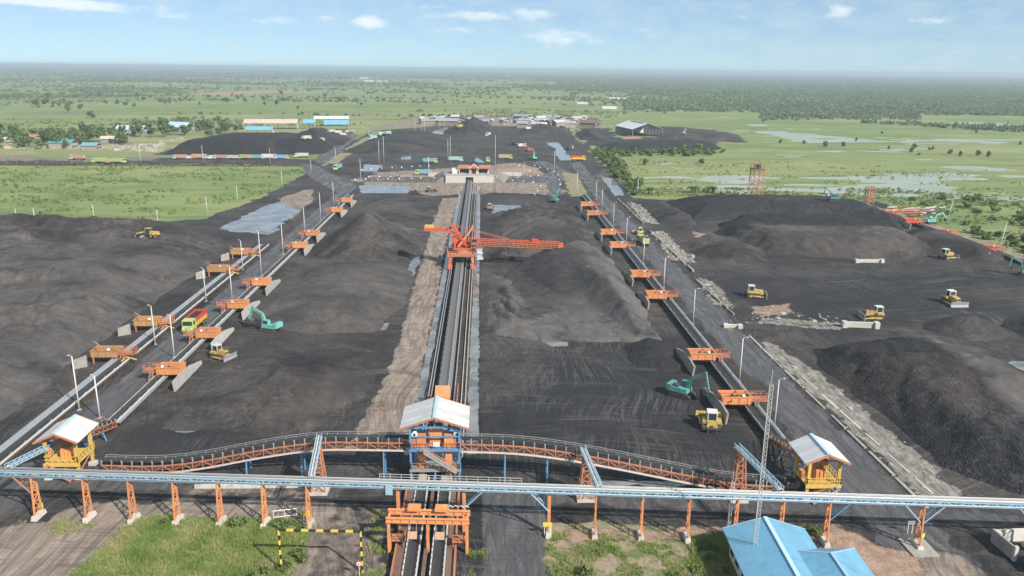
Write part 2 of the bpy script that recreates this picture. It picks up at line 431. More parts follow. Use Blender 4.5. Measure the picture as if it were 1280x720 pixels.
def coal_nodes(t, p, fresh_or_shade, trk=1.0, gain=1.0):
    """coal dust and lumps, shared by the yard floor and the stockpiles"""
    n1 = t.noise(p, .045, 5, .6, .6); n2 = t.noise(p, .33, 5, .62); n3 = t.noise(p, 2.2, 4, .65)
    dust = t.ramp(n1, [(q_, tuple(v_*gain for v_ in c_)) for q_, c_ in ((.32, (.020, .0185, .019)), (.47, (.046, .041, .039)), (.68, (.088, .077, .070)))])
    dust = t.mix(.6, dust, t.ramp(n2, [(.28, (.2, .2, .21)), (.72, (.8, .78, .76))]), 'OVERLAY')
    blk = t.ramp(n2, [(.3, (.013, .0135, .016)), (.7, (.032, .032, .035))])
    f = t.ss(t.math('ADD', fresh_or_shade, t.math('MULTIPLY', t.math('SUBTRACT', n2, .5), .9)), .2, .8)
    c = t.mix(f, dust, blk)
    c = t.mix(.6, c, t.ramp(n3, [(.25, (.22, .22, .22)), (.75, (.78, .78, .78))]), 'OVERLAY')
    n4 = t.noise(p, 1.05, 9, .78, .3)
    c = t.mix(.9, c, t.ramp(n4, [(.30, (.16, .16, .17)), (.5, (.5, .5, .5)), (.70, (.84, .83, .82))]), 'OVERLAY')
    pt = t.noise(p, .085, 6, .7, 1.4)
    c = t.mix(t.math('MULTIPLY', t.ss(pt, .52, .58), .6), c, (.017, .017, .020))
    bt = t.noise(p, .022, 4, .6, .8)
    c = t.mix(t.math('MULTIPLY', t.ss(bt, .54, .66), .5), c, (.080, .062, .052))
    # wheel and blade marks: streaks that wander over the yard
    wn = t.n('ShaderNodeTexNoise'); t.set(wn, 'Vector', p); t.set(wn, 'Scale', .013); t.set(wn, 'Detail', 2.0)
    vm = t.n('ShaderNodeVectorMath', operation='MULTIPLY_ADD'); t.set(vm, 0, wn.outputs['Color']); vm.inputs[1].default_value = (46, 46, 0); t.t.links.new(p, vm.inputs[2])
    q = vm.outputs[0]
    s1 = t.noise(t.mapping(q, (1.25, .055, 1), (0, 0, R(5))), 1.0, 5, .68, .5)
    s2 = t.noise(t.mapping(q, (.05, .95, 1), (0, 0, R(-16))), 1.0, 5, .68, .5)
    area = t.noise(p, .03, 2)
    c = t.mix(t.math('MULTIPLY', t.ss(s1, .50, .60), t.math('MULTIPLY', t.ss(area, .38, .6), .5*trk)), c, (.022, .023, .026))
    c = t.mix(t.math('MULTIPLY', t.ss(s2, .52, .64), t.math('MULTIPLY', t.ss(area, .62, .4), .33*trk)), c, (.135, .127, .123))
    c = t.mix(t.math('MULTIPLY', t.ss(s2, .46, .34), t.math('MULTIPLY', t.ss(area, .55, .3), .45*trk)), c, (.024, .024, .027))
    for rot, mp, lo_, col_, k_ in ((8, (.75, .028, 1), .46, (.022, .022, .025), .75), (-58, (.70, .035, 1), .48, (.14, .135, .133), .55), (64, (.8, .03, 1), .50, (.024, .024, .027), .7), (-24, (.9, .04, 1), .47, (.13, .125, .122), .5)):
        r_ = t.noise(t.mapping(q, mp, (0, 0, R(rot))), 1.0, 3, .55, .3)
        ln = t.ss(t.math('ABSOLUTE', t.math('SUBTRACT', r_, .5)), .045, .005)
        a2 = t.noise(t.mapping(p, (1, 1, 1), (0, 0, 0), (rot*3.1, rot, 0)), .028, 3)
        c = t.mix(t.math('MULTIPLY', ln, t.math('MULTIPLY', t.ss(a2, lo_+.04, lo_+.16), k_*.55*trk)), c, col_)
    return c, n1, t.math('ADD', t.math('MULTIPLY', n2, .6), t.math('MULTIPLY', n4, .55)), n3, f, s1, s2

def ground_material():
    t = NT('ground_soil'); p = t.pos()
    a = t.n('ShaderNodeVertexColor', layer_name='ma'); b = t.n('ShaderNodeVertexColor', layer_name='mb')
    sa = t.n('ShaderNodeSeparateColor'); t.set(sa, 0, a.outputs[0]); sb = t.n('ShaderNodeSeparateColor'); t.set(sb, 0, b.outputs[0])
    n_e = t.noise(p, .55, 4, .65)
    def th(v, k=.9): return t.ss(t.math('ADD', v, t.math('MULTIPLY', t.math('SUBTRACT', n_e, .5), k)), .28, .72)
    # open fields: plots, hedges' tint, rough pasture
    warp = t.noise(p, .004, 3)
    big = t.noise(t.mapping(p, (1, 1.7, 1)), .0035, 5, .6, 1.0); mid = t.noise(t.mapping(p, (.6, 1.4, 1)), .03, 5, .62, .8); fin = t.noise(p, .6, 4, .7)
    vor = t.n('ShaderNodeTexVoronoi'); t.set(vor, 'Vector', t.mapping(p, (.0045, .0105, 1), (0, 0, R(9)))); t.set(vor, 'Scale', 1.0)
    sv = t.n('ShaderNodeSeparateColor'); t.set(sv, 0, vor.outputs['Color'])
    fld = t.ramp(t.math('ADD', t.math('MULTIPLY', mid, .6), t.math('MULTIPLY', big, .4)), [(.30, (.098, .152, .050)), (.46, (.165, .222, .074)), (.58, (.235, .275, .102)), (.74, (.31, .30, .165))])
    fld = t.mix(t.math('MULTIPLY', t.ss(sv.outputs[0], .3, 1.0), .5), fld, (.33, .30, .15))
    fld = t.mix(t.math('MULTIPLY', t.ss(sv.outputs[1], .6, 1.0), .45), fld, (.12, .20, .05))
    st_ = t.noise(t.mapping(p, (.12, 1, 1), (0, 0, R(9))), .035, 4, .6, .4); fld = t.mix(t.math('MULTIPLY', t.ss(st_, .54, .64), .5), fld, (.095, .14, .05))
    fld = t.mix(.6, fld, t.ramp(fin, [(.25, (.25, .27, .25)), (.75, (.76, .74, .72))]), 'OVERLAY')
    coal, n1, n2, n3, fr, s1, s2 = coal_nodes(t, p, sa.outputs[1], 1.45)
    # vehicle tracks: thin dark and light streaks along the yard
    tr = t.noise(t.mapping(p, (1.5, .075, 1), (0, 0, R(4))), 1.0, 4, .6, 1.6)
    tr2 = t.noise(t.mapping(p, (.09, 1.3, 1), (0, 0, R(-14))), 1.0, 4, .6, 1.6)
    dirt = t.ramp(t.noise(t.mapping(p, (1.0, .35, 1)), .45, 6, .65, .6), [(.3, (.17, .135, .112)), (.5, (.29, .23, .185)), (.72, (.42, .345, .28))])
    dirt = t.mix(t.math('MULTIPLY', t.ss(s1, .48, .6), .6), dirt, (.10, .088, .08)); dirt = t.mix(t.math('MULTIPLY', t.ss(s2, .52, .64), .5), dirt, (.10, .088, .08))
    red = t.ramp(t.noise(p, .5, 6, .65), [(.3, (.25, .16, .115)), (.7, (.46, .32, .24))])
    pale = t.ramp(t.noise(t.mapping(p, (1, .3, 1)), 1.0, 6, .72, .5), [(.32, (.075, .07, .068)), (.48, (.22, .20, .178)), (.70, (.43, .395, .345))])
    road = t.ramp(t.noise(t.mapping(p, (1, .16, 1)), .8, 5, .65, .8), [(.3, (.060, .060, .066)), (.55, (.110, .106, .108)), (.75, (.185, .176, .172))])
    road = t.mix(t.math('MULTIPLY', t.ss(tr, .54, .66), .4), road, (.02, .02, .022))
    sand = t.mix(t.ss(t.noise(p, .35, 5, .7), .42, .6), (.34, .27, .19), (.15, .18, .06))
    lush = t.ramp(t.noise(p, .3, 5, .7), [(.3, (.13, .20, .05)), (.5, (.25, .30, .10)), (.7, (.38, .34, .18))])
    al = t.n('ShaderNodeAttribute', attribute_name='mb'); ap = t.n('ShaderNodeAttribute', attribute_name='ma')
    anyc = t.math('ADD', sa.outputs[0], sa.outputs[1])
    for so in (sa.outputs[2], sb.outputs[0], sb.outputs[1], sb.outputs[2], al.outputs['Alpha'], ap.outputs['Alpha']): anyc = t.math('ADD', anyc, so)
    col = t.mix(th(anyc, .6), fld, coal)
    col = t.mix(th(sa.outputs[2]), col, dirt)
    col = t.mix(th(sb.outputs[0]), col, road)
    col = t.mix(th(sb.outputs[1]), col, red)
    col = t.mix(th(sb.outputs[2]), col, sand)
    col = t.mix(th(al.outputs['Alpha']), col, lush)
    col = t.mix(th(ap.outputs['Alpha'], 1.3), col, pale)
    # damp ground: glossier road and low spots
    wet = t.math('MULTIPLY', th(sb.outputs[0]), t.ss(t.noise(t.mapping(p, (1, .1, 1)),   .55, 4, .6, .5), .47, .58))
    rough = t.math('SUBTRACT', .95, t.math('MULTIPLY', wet, .66))
    h = t.math('ADD', t.math('MULTIPLY', n2, .7), t.math('ADD', t.math('MULTIPLY', n3, .22), t.math('ADD', t.math('MULTIPLY', s1, .5), t.math('MULTIPLY', s2, .4))))
    nr = t.bump(h, .8, .6)
    t.bsdf(col, rough, 0, nr, .4)
    return t.m
def heap_material():
    t = NT('coal_heap'); p = t.pos()
    a = t.n('ShaderNodeVertexColor', layer_name='ma'); sa = t.n('ShaderNodeSeparateColor'); t.set(sa, 0, a.outputs[0])
    coal, n1, n2, n3, fr, s1, tr = coal_nodes(t, p, sa.outputs[1], .6, 1.15)
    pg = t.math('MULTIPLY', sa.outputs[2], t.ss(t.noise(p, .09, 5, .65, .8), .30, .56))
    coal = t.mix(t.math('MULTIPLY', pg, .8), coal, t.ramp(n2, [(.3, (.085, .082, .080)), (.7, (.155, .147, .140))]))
    br = t.noise(p, .028, 3, .5, .5)
    coal = t.mix(t.math('MULTIPLY', t.math('MULTIPLY', t.ss(br, .5, .72), .5), t.math('SUBTRACT', 1.0, fr)), coal, (.112, .098, .090))
    lump = t.n('ShaderNodeTexVoronoi'); t.set(lump, 'Vector', p); t.set(lump, 'Scale', 2.6)
    coal = t.mix(t.math('MULTIPLY', fr, .38), coal, t.ramp(lump.outputs['Color'], [(.2, (.18, .18, .19)), (.85, (.85, .86, .9))]), 'OVERLAY')
    h = t.math('ADD', t.math('MULTIPLY', n2, .55), t.math('ADD', t.math('MULTIPLY', n3, .3), t.math('MULTIPLY', t.math('MULTIPLY', lump.outputs[0], fr), .5)))
    h = t.math('ADD', h, t.math('MULTIPLY', t.math('ADD', tr, s1), .35))
    t.bsdf(coal, .9, 0, t.bump(h, .7, .6), .3); M['coal_heap'] = t.m
def water_material():
    t = NT('water'); p = t.pos()
    nr = t.bump(t.noise(p, .8, 3), .04, .05)
    c = t.mix(t.ss(t.noise(p, .16, 5, .65), .38, .62), (.12, .125, .125), (.26, .26, .245))
    t.bsdf(c, .08, 0, nr, .9); M['water'] = t.m
    t = NT('paddy_water'); p = t.pos(); c = t.mix(t.ss(t.noise(t.mapping(p, (.5, 1.6, 1)), .06, 5, .65), .38, .62), (.28, .33, .17), (.40, .41, .36))
    t.bsdf(c, .30, 0, None, .5); M['paddy_water'] = t.m
heap_material(); water_material()
ground = arr_mesh('ground', V, grid_faces(len(gx), len(gy)), ground_material(), {'ma': MA, 'mb': MBB}, smooth=True)
tag(ground, kind='structure')
def water(x0, x1, y0, y1, z, m='water'):
    b = MB(); b.add([(x0, y0, z), (x1, y0, z), (x1, y1, z), (x0, y1, z)], [(0, 1, 2, 3)])
    o = b.build('water', m); tag(o, kind='structure')
for poly, dep, amp in DIPS:
    x0, x1, y0, y1 = bb(poly, 1.0); water(x0, x1, y0, y1, -.13)
water(64, 1500, 382, 1500, -.15, 'paddy_water')

# ------------------------------------------------------------------ stockpiles
PILES = []
def pile_h(P, X, Y):
    d = sd_poly(X, Y, P['poly'])
    d = d+(fbm(X/P.get('rs', 7), Y/P.get('rs', 7), P['seed'], 3)-.5)*2*P.get('ragged', 1.5)
    cap = P['cap'](X, Y) if callable(P['cap']) else P['cap']
    s = d*P.get('slope', .62)
    k = P.get('round', .9)
    h = -np.log(np.exp(-np.clip(s/k, -30, 30))+np.exp(-np.clip(cap/k, -30, 30)))*k
    rough = (fbm(X/3.1, Y/3.1, P['seed']+5, 5)-.5)*P.get('rough', .5)*1.5*np.clip(d/3, 0, 1)
    rd = np.abs(fbm(X/5.5+1.5*fbm(X/9, Y/9, 2, 2), Y/8.0, P['seed']+6, 3)-.5)
    rough = rough-np.clip(.07-rd, 0, 1)*P.get('rough', .5)*9*np.clip(d/4, 0, 1)*sst(.42, .6, fbm(X/15, Y/15, P['seed']+7, 2))
    fu = P.get('furrow')
    if fu:
        am, pe, an = fu; u = (X*math.cos(an)+Y*math.sin(an)+3.2*fbm(X/9, Y/9, P['seed']+9, 3)*pe*.5)/pe
        rough = rough-am*np.clip(d/3, 0, 1)*(.5+.5*np.sin(u*6.283))**2*sst(.38, .58, fbm(X/13, Y/13, P['seed']+10, 2))
    gul = P.get('gully', 0)
    if gul: rough = rough-gul*np.clip(d/3, 0, 1)*np.abs(fbm(X/2.4+Y*.1, Y/9.0, P['seed']+8, 2)-.5)*2
    return np.where(d > -2, h+rough, -1.0)
def top(x, y):
    h = 0.0
    for P in PILES:
        b_ = P['bb']
        if not (b_[0] < x < b_[1] and b_[2] < y < b_[3]): continue
        h = max(h, float(pile_h(P, np.array([x]), np.array([y]))[0]))
    return h
def pile(name, label, cat, poly, cap, slope=.62, res=.8, fresh_or_shade=0.0, pale=0.0, group='coal stockpiles', **kw):
    P = dict(poly=poly, cap=cap, slope=slope, seed=700+13*len(PILES), **kw); PILES.append(P)
    x0, x1, y0, y1 = bb(poly, 2.5); P['bb'] = (x0, x1, y0, y1)
    nx = int((x1-x0)/res)+2; ny = int((y1-y0)/res)+2
    X, Y = np.meshgrid(np.linspace(x0, x1, nx), np.linspace(y0, y1, ny))
    h = pile_h(P, X, Y); Z = np.maximum(h, -.5)
    Fq = grid_faces(nx, ny); keep = (Z.ravel()[Fq] > -.45).any(1)
    A = np.zeros((ny*nx, 4)); A[:, 0] = 1
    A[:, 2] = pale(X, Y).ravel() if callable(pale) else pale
    A[:, 1] = (fresh_or_shade(X, Y) if callable(fresh_or_shade) else np.full(X.shape, fresh_or_shade)).ravel()
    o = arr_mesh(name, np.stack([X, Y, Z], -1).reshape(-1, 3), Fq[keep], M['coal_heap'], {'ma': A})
    tag(o, label, cat, group); return o

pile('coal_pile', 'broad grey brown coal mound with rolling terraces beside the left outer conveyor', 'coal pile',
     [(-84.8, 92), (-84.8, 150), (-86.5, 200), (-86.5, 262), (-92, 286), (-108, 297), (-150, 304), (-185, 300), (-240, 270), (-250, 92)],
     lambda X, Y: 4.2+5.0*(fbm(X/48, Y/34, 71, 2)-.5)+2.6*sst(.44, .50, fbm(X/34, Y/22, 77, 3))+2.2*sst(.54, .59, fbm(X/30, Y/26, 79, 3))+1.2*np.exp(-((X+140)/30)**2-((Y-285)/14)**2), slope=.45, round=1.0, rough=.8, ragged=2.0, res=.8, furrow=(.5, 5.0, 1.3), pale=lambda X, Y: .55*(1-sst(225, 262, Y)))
pile('coal_pile', 'smooth conical brown coal pile with a pointed top beside the brown dirt road', 'coal pile',
     [(-39.5+19*math.cos(a*math.pi/8)*1.05, 272+23*math.sin(a*math.pi/8)) for a in range(16)], 30, slope=.68, ragged=.7, round=.6, rough=.25, rs=11,
     fresh_or_shade=lambda X, Y: sst(.62, .7, fbm(X/9, Y/6, 5, 3))*.4)
pile('coal_pile', 'low rounded grey coal mound between the teal excavator and the dirt road', 'coal pile',
     [(-58, 196), (-52, 185), (-40, 178), (-26, 180), (-20.5, 200), (-20.5, 230), (-25, 247), (-40, 250), (-57, 240), (-59, 214)], 3.6, slope=.32, round=1.2, rough=.5, furrow=(.45, 4.0, 1.1), pale=.35)
pile('coal_pile', 'flat topped coal mound at the far end of the left bay near the pond', 'coal pile',
     [(-56, 300), (-40, 292), (-22, 300), (-20, 340), (-22, 385), (-50, 392), (-58, 350)], 2.6, slope=.3, round=1.0, rough=.5)
pile('coal_pile', 'thin spread of brown coal at the near end of the left bay', 'coal pile',
     [(-55, 128), (-30, 124), (-22, 140), (-21, 165), (-34, 174), (-54, 158)], 1.5, slope=.14, round=.5, rough=.35, fresh_or_shade=.15, furrow=(.35, 3.0, .6))
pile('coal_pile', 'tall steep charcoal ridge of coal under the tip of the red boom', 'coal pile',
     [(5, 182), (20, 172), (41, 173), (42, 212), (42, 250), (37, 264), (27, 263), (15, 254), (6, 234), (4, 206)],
     lambda X, Y: np.maximum(.9, 10.6*np.clip((Y-168)/74, 0, 1)**.85*np.clip((268-Y)/22, 0, 1)**.6-(.42+.25*sst(20, 30, X))*np.clip(31.5+(242-Y)*.07-X, 0, 99)-.52*np.clip(X-31.5-(242-Y)*.07, 0, 99)), slope=.9, round=.2, ragged=1.4, rough=.4, gully=.3, res=.65,  # next: left face coloured black to stand for its shade
     fresh_or_shade=lambda X, Y: .62*(1-sst(-3, 2.5, X-29-(242-Y)*.07+4*(fbm(X/6, Y/6, 3, 2)-.5)))*sst(190, 216, Y)+.0*Y, pale=lambda X, Y: .25+.75*np.maximum(sst(-2, 3, X-30-(242-Y)*.07), 1-sst(184, 212, Y)), furrow=(.45, 3.4, 1.2))  # right flank and front paled to paint in sunlight
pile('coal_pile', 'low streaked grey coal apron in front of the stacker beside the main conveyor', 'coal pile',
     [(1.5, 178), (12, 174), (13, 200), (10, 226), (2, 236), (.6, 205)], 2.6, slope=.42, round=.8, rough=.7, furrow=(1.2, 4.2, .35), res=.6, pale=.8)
pile('coal_pile', 'broad brown coal mound behind the red boom crossed by dozer streaks', 'coal pile',
     [(1.5, 250), (18, 256), (30, 262), (41, 258), (42.5, 300), (41, 338), (22, 348), (3, 340), (.8, 290)], 5.0, slope=.40, round=1.4, rough=.7, furrow=(1.1, 5.0, -.6), fresh_or_shade=lambda X, Y: .35*sst(.5, .62, fbm(X/7, Y/12, 15, 3)))
pile('coal_pile', 'small dark coal heap with a shadowed hollow beside the nearest right hopper walls', 'coal pile',
     [(31, 158), (37, 153), (42, 156), (42.5, 170), (38, 176), (32, 170)], 1.8, slope=.5, round=.5, fresh_or_shade=.6)
pile('coal_pile', 'huge black lump coal pile with a grey ramp along its crest at the right edge', 'coal pile',
     [(72.5, 112), (72, 135), (70.5, 158), (74, 167), (92, 173), (103, 171), (112, 158), (113, 138), (108, 118), (101, 103), (88, 100), (78, 104)],
     lambda X, Y: 5.6-1.3*sst(.4, .6, fbm(X/16, Y/16, 44, 2))+.0*X, slope=.55, round=.6, ragged=1.2, rough=.7, furrow=(.4, 7.0, -.5), res=.6,
     fresh_or_shade=lambda X, Y: .95-.95*sst(-3, 2.5, X-(94+(Y-140)*.12)+4*(fbm(X/6, Y/6, 9, 3)-.5))+.0*Y, pale=lambda X, Y: sst(-2, 2, X-(95+(Y-140)*.12)+4*(fbm(X/6, Y/6, 9, 3)-.5))*(1-sst(4, 9, X-(95+(Y-140)*.12)))*.9)
pile('coal_pile', 'small pointed dark coal cone behind the huge black pile at the right', 'coal pile',
     [(117+10*math.cos(a*math.pi/6), 181+9*math.sin(a*math.pi/6)) for a in range(12)], 20, slope=.46, ragged=1.0, round=.4, rough=.4, fresh_or_shade=.35)
pile('coal_pile', 'dark coal hump with a shaded bank at the right edge beyond the puddle', 'coal pile',
     [(128, 172), (140, 168), (152, 176), (150, 190), (136, 192), (127, 184)], 4, slope=.5, ragged=1.0, round=.5, fresh_or_shade=.5)
pile('coal_pile', 'long grey brown plateau of coal with a scalloped front face in the right yard', 'coal pile',
     [(93, 268), (108, 258), (140, 255), (158, 262), (160, 290), (152, 318), (120, 326), (96, 318), (88, 296)], 5.6, slope=.62, round=.7, ragged=2.0, rs=5, gully=.7, rough=.6,
     fresh_or_shade=lambda X, Y: .75*sst(284, 292, Y+8*(fbm(X/9, Y/9, 8, 2)-.5)))
pile('coal_pile', 'dark black plateau of coal along the back edge of the right yard', 'coal pile',
     [(84, 322), (120, 330), (152, 324), (166, 306), (178, 320), (179, 350), (170, 374), (120, 378), (86, 374)], 6.0, slope=.45, round=1.4, rough=.8, fresh_or_shade=.7)
pile('coal_pile', 'rounded grey coal dome beside the yellow dozer near the far right conveyor', 'coal pile',
     [(150, 262), (166, 252), (178, 256), (179, 285), (172, 302), (156, 296), (148, 280)], 5.2, slope=.5, round=1.0, rough=.5, fresh_or_shade=lambda X, Y: .8*sst(276, 284, Y))
pile('coal_pile', 'low grey coal mound behind the pale rubble strip in the right yard', 'coal pile',
     [(71, 262), (80, 250), (93, 252), (98, 268), (94, 286), (80, 290), (71, 280)], 3.4, slope=.42, round=.9, rough=.6)
pile('coal_pile', 'brown coal bank at the back corner of the right yard behind the rubble', 'coal pile',
     [(72, 318), (84, 310), (90, 330), (86, 372), (72, 374)], 2.8, slope=.4, round=.9, rough=.7, fresh_or_shade=.25)
FARP = 'distant coal stockpiles'
pile('coal_pile', 'long smooth dark coal pile behind the parked trucks at the far left', 'coal pile',
     [(-224, 574), (-122, 578), (-114, 590), (-118, 640), (-150, 660), (-214, 650), (-228, 610)], lambda X, Y: 10.5-2.5*sst(-190, -215, X)-2*sst(-150, -120, X), slope=.72, round=.6, rough=.4, res=1.6, fresh_or_shade=.7, group=FARP)
pile('coal_pile', 'dark coal pile with a rounded peak in front of the blue roofed sheds', 'coal pile',
     [(-160, 645), (-128, 630), (-112, 650), (-116, 720), (-150, 735), (-172, 690)], 30, slope=.42, round=1.0, rough=.5, res=1.6, fresh_or_shade=.55, group=FARP)
pile('coal_pile', 'low dark coal spread with a steep left bank before the line of lamp posts', 'coal pile',
     [(-104, 592), (-50, 580), (-34, 620), (-38, 760), (-62, 800), (-96, 770)], 4.5, slope=.25, round=1.0, rough=.6, res=2.0, fresh_or_shade=.45, group=FARP)
pile('coal_pile', 'dark conical coal pile with a lime loader on it in the far centre', 'coal pile',
     [(-10+30*math.cos(a*math.pi/7), 800+42*math.sin(a*math.pi/7)) for a in range(14)], 40, slope=.5, ragged=2, rough=.6, res=2.0, fresh_or_shade=.45, group=FARP)
pile('coal_pile', 'wide low brown coal bank before the red roofed gatehouse', 'coal pile',
     [(-30, 575), (50, 572), (56, 640), (40, 740), (-25, 745), (-34, 640)], 2.6, slope=.12, round=.6, rough=.7, res=2.0, fresh_or_shade=.2, group=FARP)
pile('coal_pile', 'broad dark coal mound under the teal machine at the far centre right', 'coal pile',
     [(30, 760), (78, 752), (88, 800), (70, 850), (38, 845)], 9, slope=.36, round=1.2, rough=.6, res=2.0, fresh_or_shade=.4, group=FARP)
pile('coal_pile', 'long low dark coal bank in front of the white roofed shed', 'coal pile',
     [(95, 616), (120, 604), (158, 606), (190, 640), (195, 668), (160, 676), (110, 670), (92, 650)], 5.2, slope=.55, round=.6, rough=.6, gully=.4, res=1.5, fresh_or_shade=.6, group=FARP)
pile('coal_pile', 'jagged dark coal heap left of the white roofed shed', 'coal pile',
     [(84, 720), (104, 700), (112, 740), (108, 800), (88, 790)], 8, slope=.5, ragged=4, rs=8, rough=1.2, res=2.0, fresh_or_shade=.5, group=FARP)
pile('coal_pile', 'flat grey brown coal spread right of the white roofed shed', 'coal pile',
     [(160, 720), (230, 700), (250, 790), (200, 880), (160, 860)], 3.5, slope=.2, ragged=6, rs=14, rough=1.0, res=2.5, group=FARP)
# ------------------------------------------------------------------ belt conveyors along the yard (local +y)
def conveyor(name, label, x, y0, y1, z=1.4, bw=1.4, edge=('pale_steel', 'pale_steel'), walk=None, rail=None, cover=None, legs=6.0, idl=4.0, group='yard belt conveyors', deck=None, belt_m='belt_rubber'):
    t = thing(name, label, 'conveyor', (x, y0, 0), 0, group); L = y1-y0; h = bw/2
    b = MB(); b.add([(-h, 0, z), (-h*.45, 0, z-.18), (h*.45, 0, z-.18), (h, 0, z), (-h, L, z), (-h*.45, L, z-.18), (h*.45, L, z-.18), (h, L, z)],
                    [(0, 1, 5, 4), (1, 2, 6, 5), (2, 3, 7, 6)])
    b.box(-h*.8, h*.8, 0, L, z-.62, z-.56)
    b.build('belt', belt_m, t)
    for s, m in ((-1, edge[0]), (1, edge[1])):
        b = MB(); xx = s*(h+.16); b.box(xx-.09, xx+.09, 0, L, z-.42, z-.08); b.build('stringer', m, t)
    if deck:
        b = MB(); b.box(-h-.1, h+.1, 0, L, z-.95, z-.88); b.build('deck', deck, t)
    if walk:
        s, w, m = walk; a = s*(h+.3); c = s*(h+.3+w)
        b = MB(); b.box(min(a, c), max(a, c), 0, L, z-.34, z-.28); b.box(min(c, c+s*.14), max(c, c+s*.14), 0, L, z-.40, z-.10); b.build('walkway', m, t)
    if rail:
        s, off, m = rail; b = MB(); xx = s*(h+off); b.rail([(xx, 0, z-.28), (xx, L, z-.28)], 1.0, .07, 3.0); b.build('handrail', m, t)
    if cover:
        s, w, m = cover; b = MB(); a = s*(h+.12)
        pts = [(a, z+.02), (a+s*w*.3, z+.22), (a+s*w*.75, z+.22), (a+s*w, z-.02), (a+s*w, z-.12), (a, z-.1)]
        b.ext(pts, 0, L, 'y'); b.build('cover', m, t)
    b = MB(); b.beam((-h*1.12, 0, z-.05), (-h*.5, 0, z-.32), .10); b.beam((-h*.5, 0, z-.32), (h*.5, 0, z-.32), .10); b.beam((h*.5, 0, z-.32), (h*1.12, 0, z-.05), .10)
    b.box(-h*1.18, -h*1.02, -.09, .09, z-.3, z+.12); b.box(h*1.02, h*1.18, -.09, .09, z-.3, z+.12)
    n = min(100, int(L/idl)); st = L/n
    o = b.build('idler', 'idler_grey', t); o.location = (0, st/2, 0)
    repeat(o, [(0, st*(k+.5), 0) for k in range(1, n)], t)
    b = MB()
    for s in (-1, 1): b.beam((s*(h+.16), 0, -.2), (s*(h+.16), 0, z-.42), .14)
    b.beam((-h-.16, 0, z-.8), (h+.16, 0, z-.8), .10)
    n = min(100, int(L/legs)); st = L/n
    o = b.build('leg', 'dark_steel', t); o.location = (0, st/2, 0)
    repeat(o, [(0, st*(k+.5), 0) for k in range(1, n)], t)
    return t
XA, XB, XR, XF = -74.7, -63.6, 48.6, 176.5
conveyor('belt_conveyor', 'left outer yard conveyor with a pale kerb rail and grey walkway', XA, 66, 272, 1.35, 1.5, ('grey_steel', 'pale_steel'), walk=(-1, 1.2, 'grey_cover'), rail=None, deck='rust_plate')
conveyor('belt_conveyor', 'left inner yard conveyor with white edges beside the wet haul road', XB, 128, 384, 1.35, 1.3, ('pale_steel', 'pale_steel'), walk=(1, .45, 'grey_steel'), deck='dark_steel')
conveyor('belt_conveyor', 'right yard conveyor with a blue grey cover along its road side', XR, 120, 388, 1.35, 1.5, ('grey_cover', 'grey_steel'), cover=(1, .8, 'grey_cover'), deck='dark_steel')
conveyor('belt_conveyor', 'far right yard conveyor at the foot of the green bank', XF, 236, 372, 1.35, 1.4, ('rust_orange', 'pale_steel'), walk=(1, 1.2, 'tan_roof'), deck='dark_steel')
conveyor('belt_conveyor', 'central stacking conveyor running from the tunnel mouth under the red stacker', -7.7, 117, 436, 1.5, 1.6, ('dark_steel', 'grey_steel'), walk=(1, .3, 'grey_steel'), belt_m='dusty_belt', idl=3.3, legs=5)
conveyor('belt_conveyor', 'left one of the twin foreground belts under the orange gantry', -9.05, 62, 109.5, .75, 1.35, ('pale_steel', 'pale_steel'), walk=(-1, 1.0, 'rust_plate'), idl=1.2, legs=3, group='twin foreground belts')
conveyor('belt_conveyor', 'right one of the twin foreground belts under the orange gantry', -5.7, 62, 109.5, .75, 1.35, ('pale_steel', 'pale_steel'), walk=(1, 1.0, 'rust_plate'), idl=1.2, legs=3, group='twin foreground belts')
def strip(name, label, cat, x0, x1, y0, y1, z1, m, group=None, z0=-.3):
    b = MB(); b.box(x0, x1, y0, y1, z0, z1); o = b.build(name, m); tag(o, label, cat, group); return o
# stacker rails on sleepers of ballast, catwalk beams of the twin belts
G = 'stacker rails'
strip('rail_track', 'pale steel rail on the left of the central conveyor', 'rail', -10.55, -10.35, 116, 428, .24, 'grey_cover', G)
strip('rail_track', 'pale steel rail on the right of the central conveyor', 'rail', -3.55, -3.3, 116, 428, .26, 'concrete', G)
strip('pipe_line', 'thin yellowish pipe along the right stacker rail', 'pipe', -4.25, -4.1, 120, 420, .35, 'tan_roof', None, .15)
strip('kerb_wall', 'dark concrete ballast wall left of the central belt', 'kerb', -10.0, -9.8, 118, 432, .35, 'grey_cover', 'ballast kerbs')
strip('kerb_wall', 'grey concrete ballast wall right of the central belt', 'kerb', -5.65, -5.45, 118, 432, .4, 'concrete', 'ballast kerbs')
strip('catwalk', 'rusty brown catwalk in the gap between the twin foreground belts', 'catwalk', -7.62, -7.14, 62, 108, .62, 'rust_plate', 'rusty catwalks', .5)
strip('side_beam', 'rusty beam along the left side of the twin foreground belts', 'beam', -11.35, -11.1, 62, 107, .8, 'rust_orange', 'rusty side beams', -.1)
strip('side_beam', 'rusty beam along the right side of the twin foreground belts', 'beam', -3.72, -3.47, 62, 107, .8, 'rust_orange', 'rusty side beams', -.1)

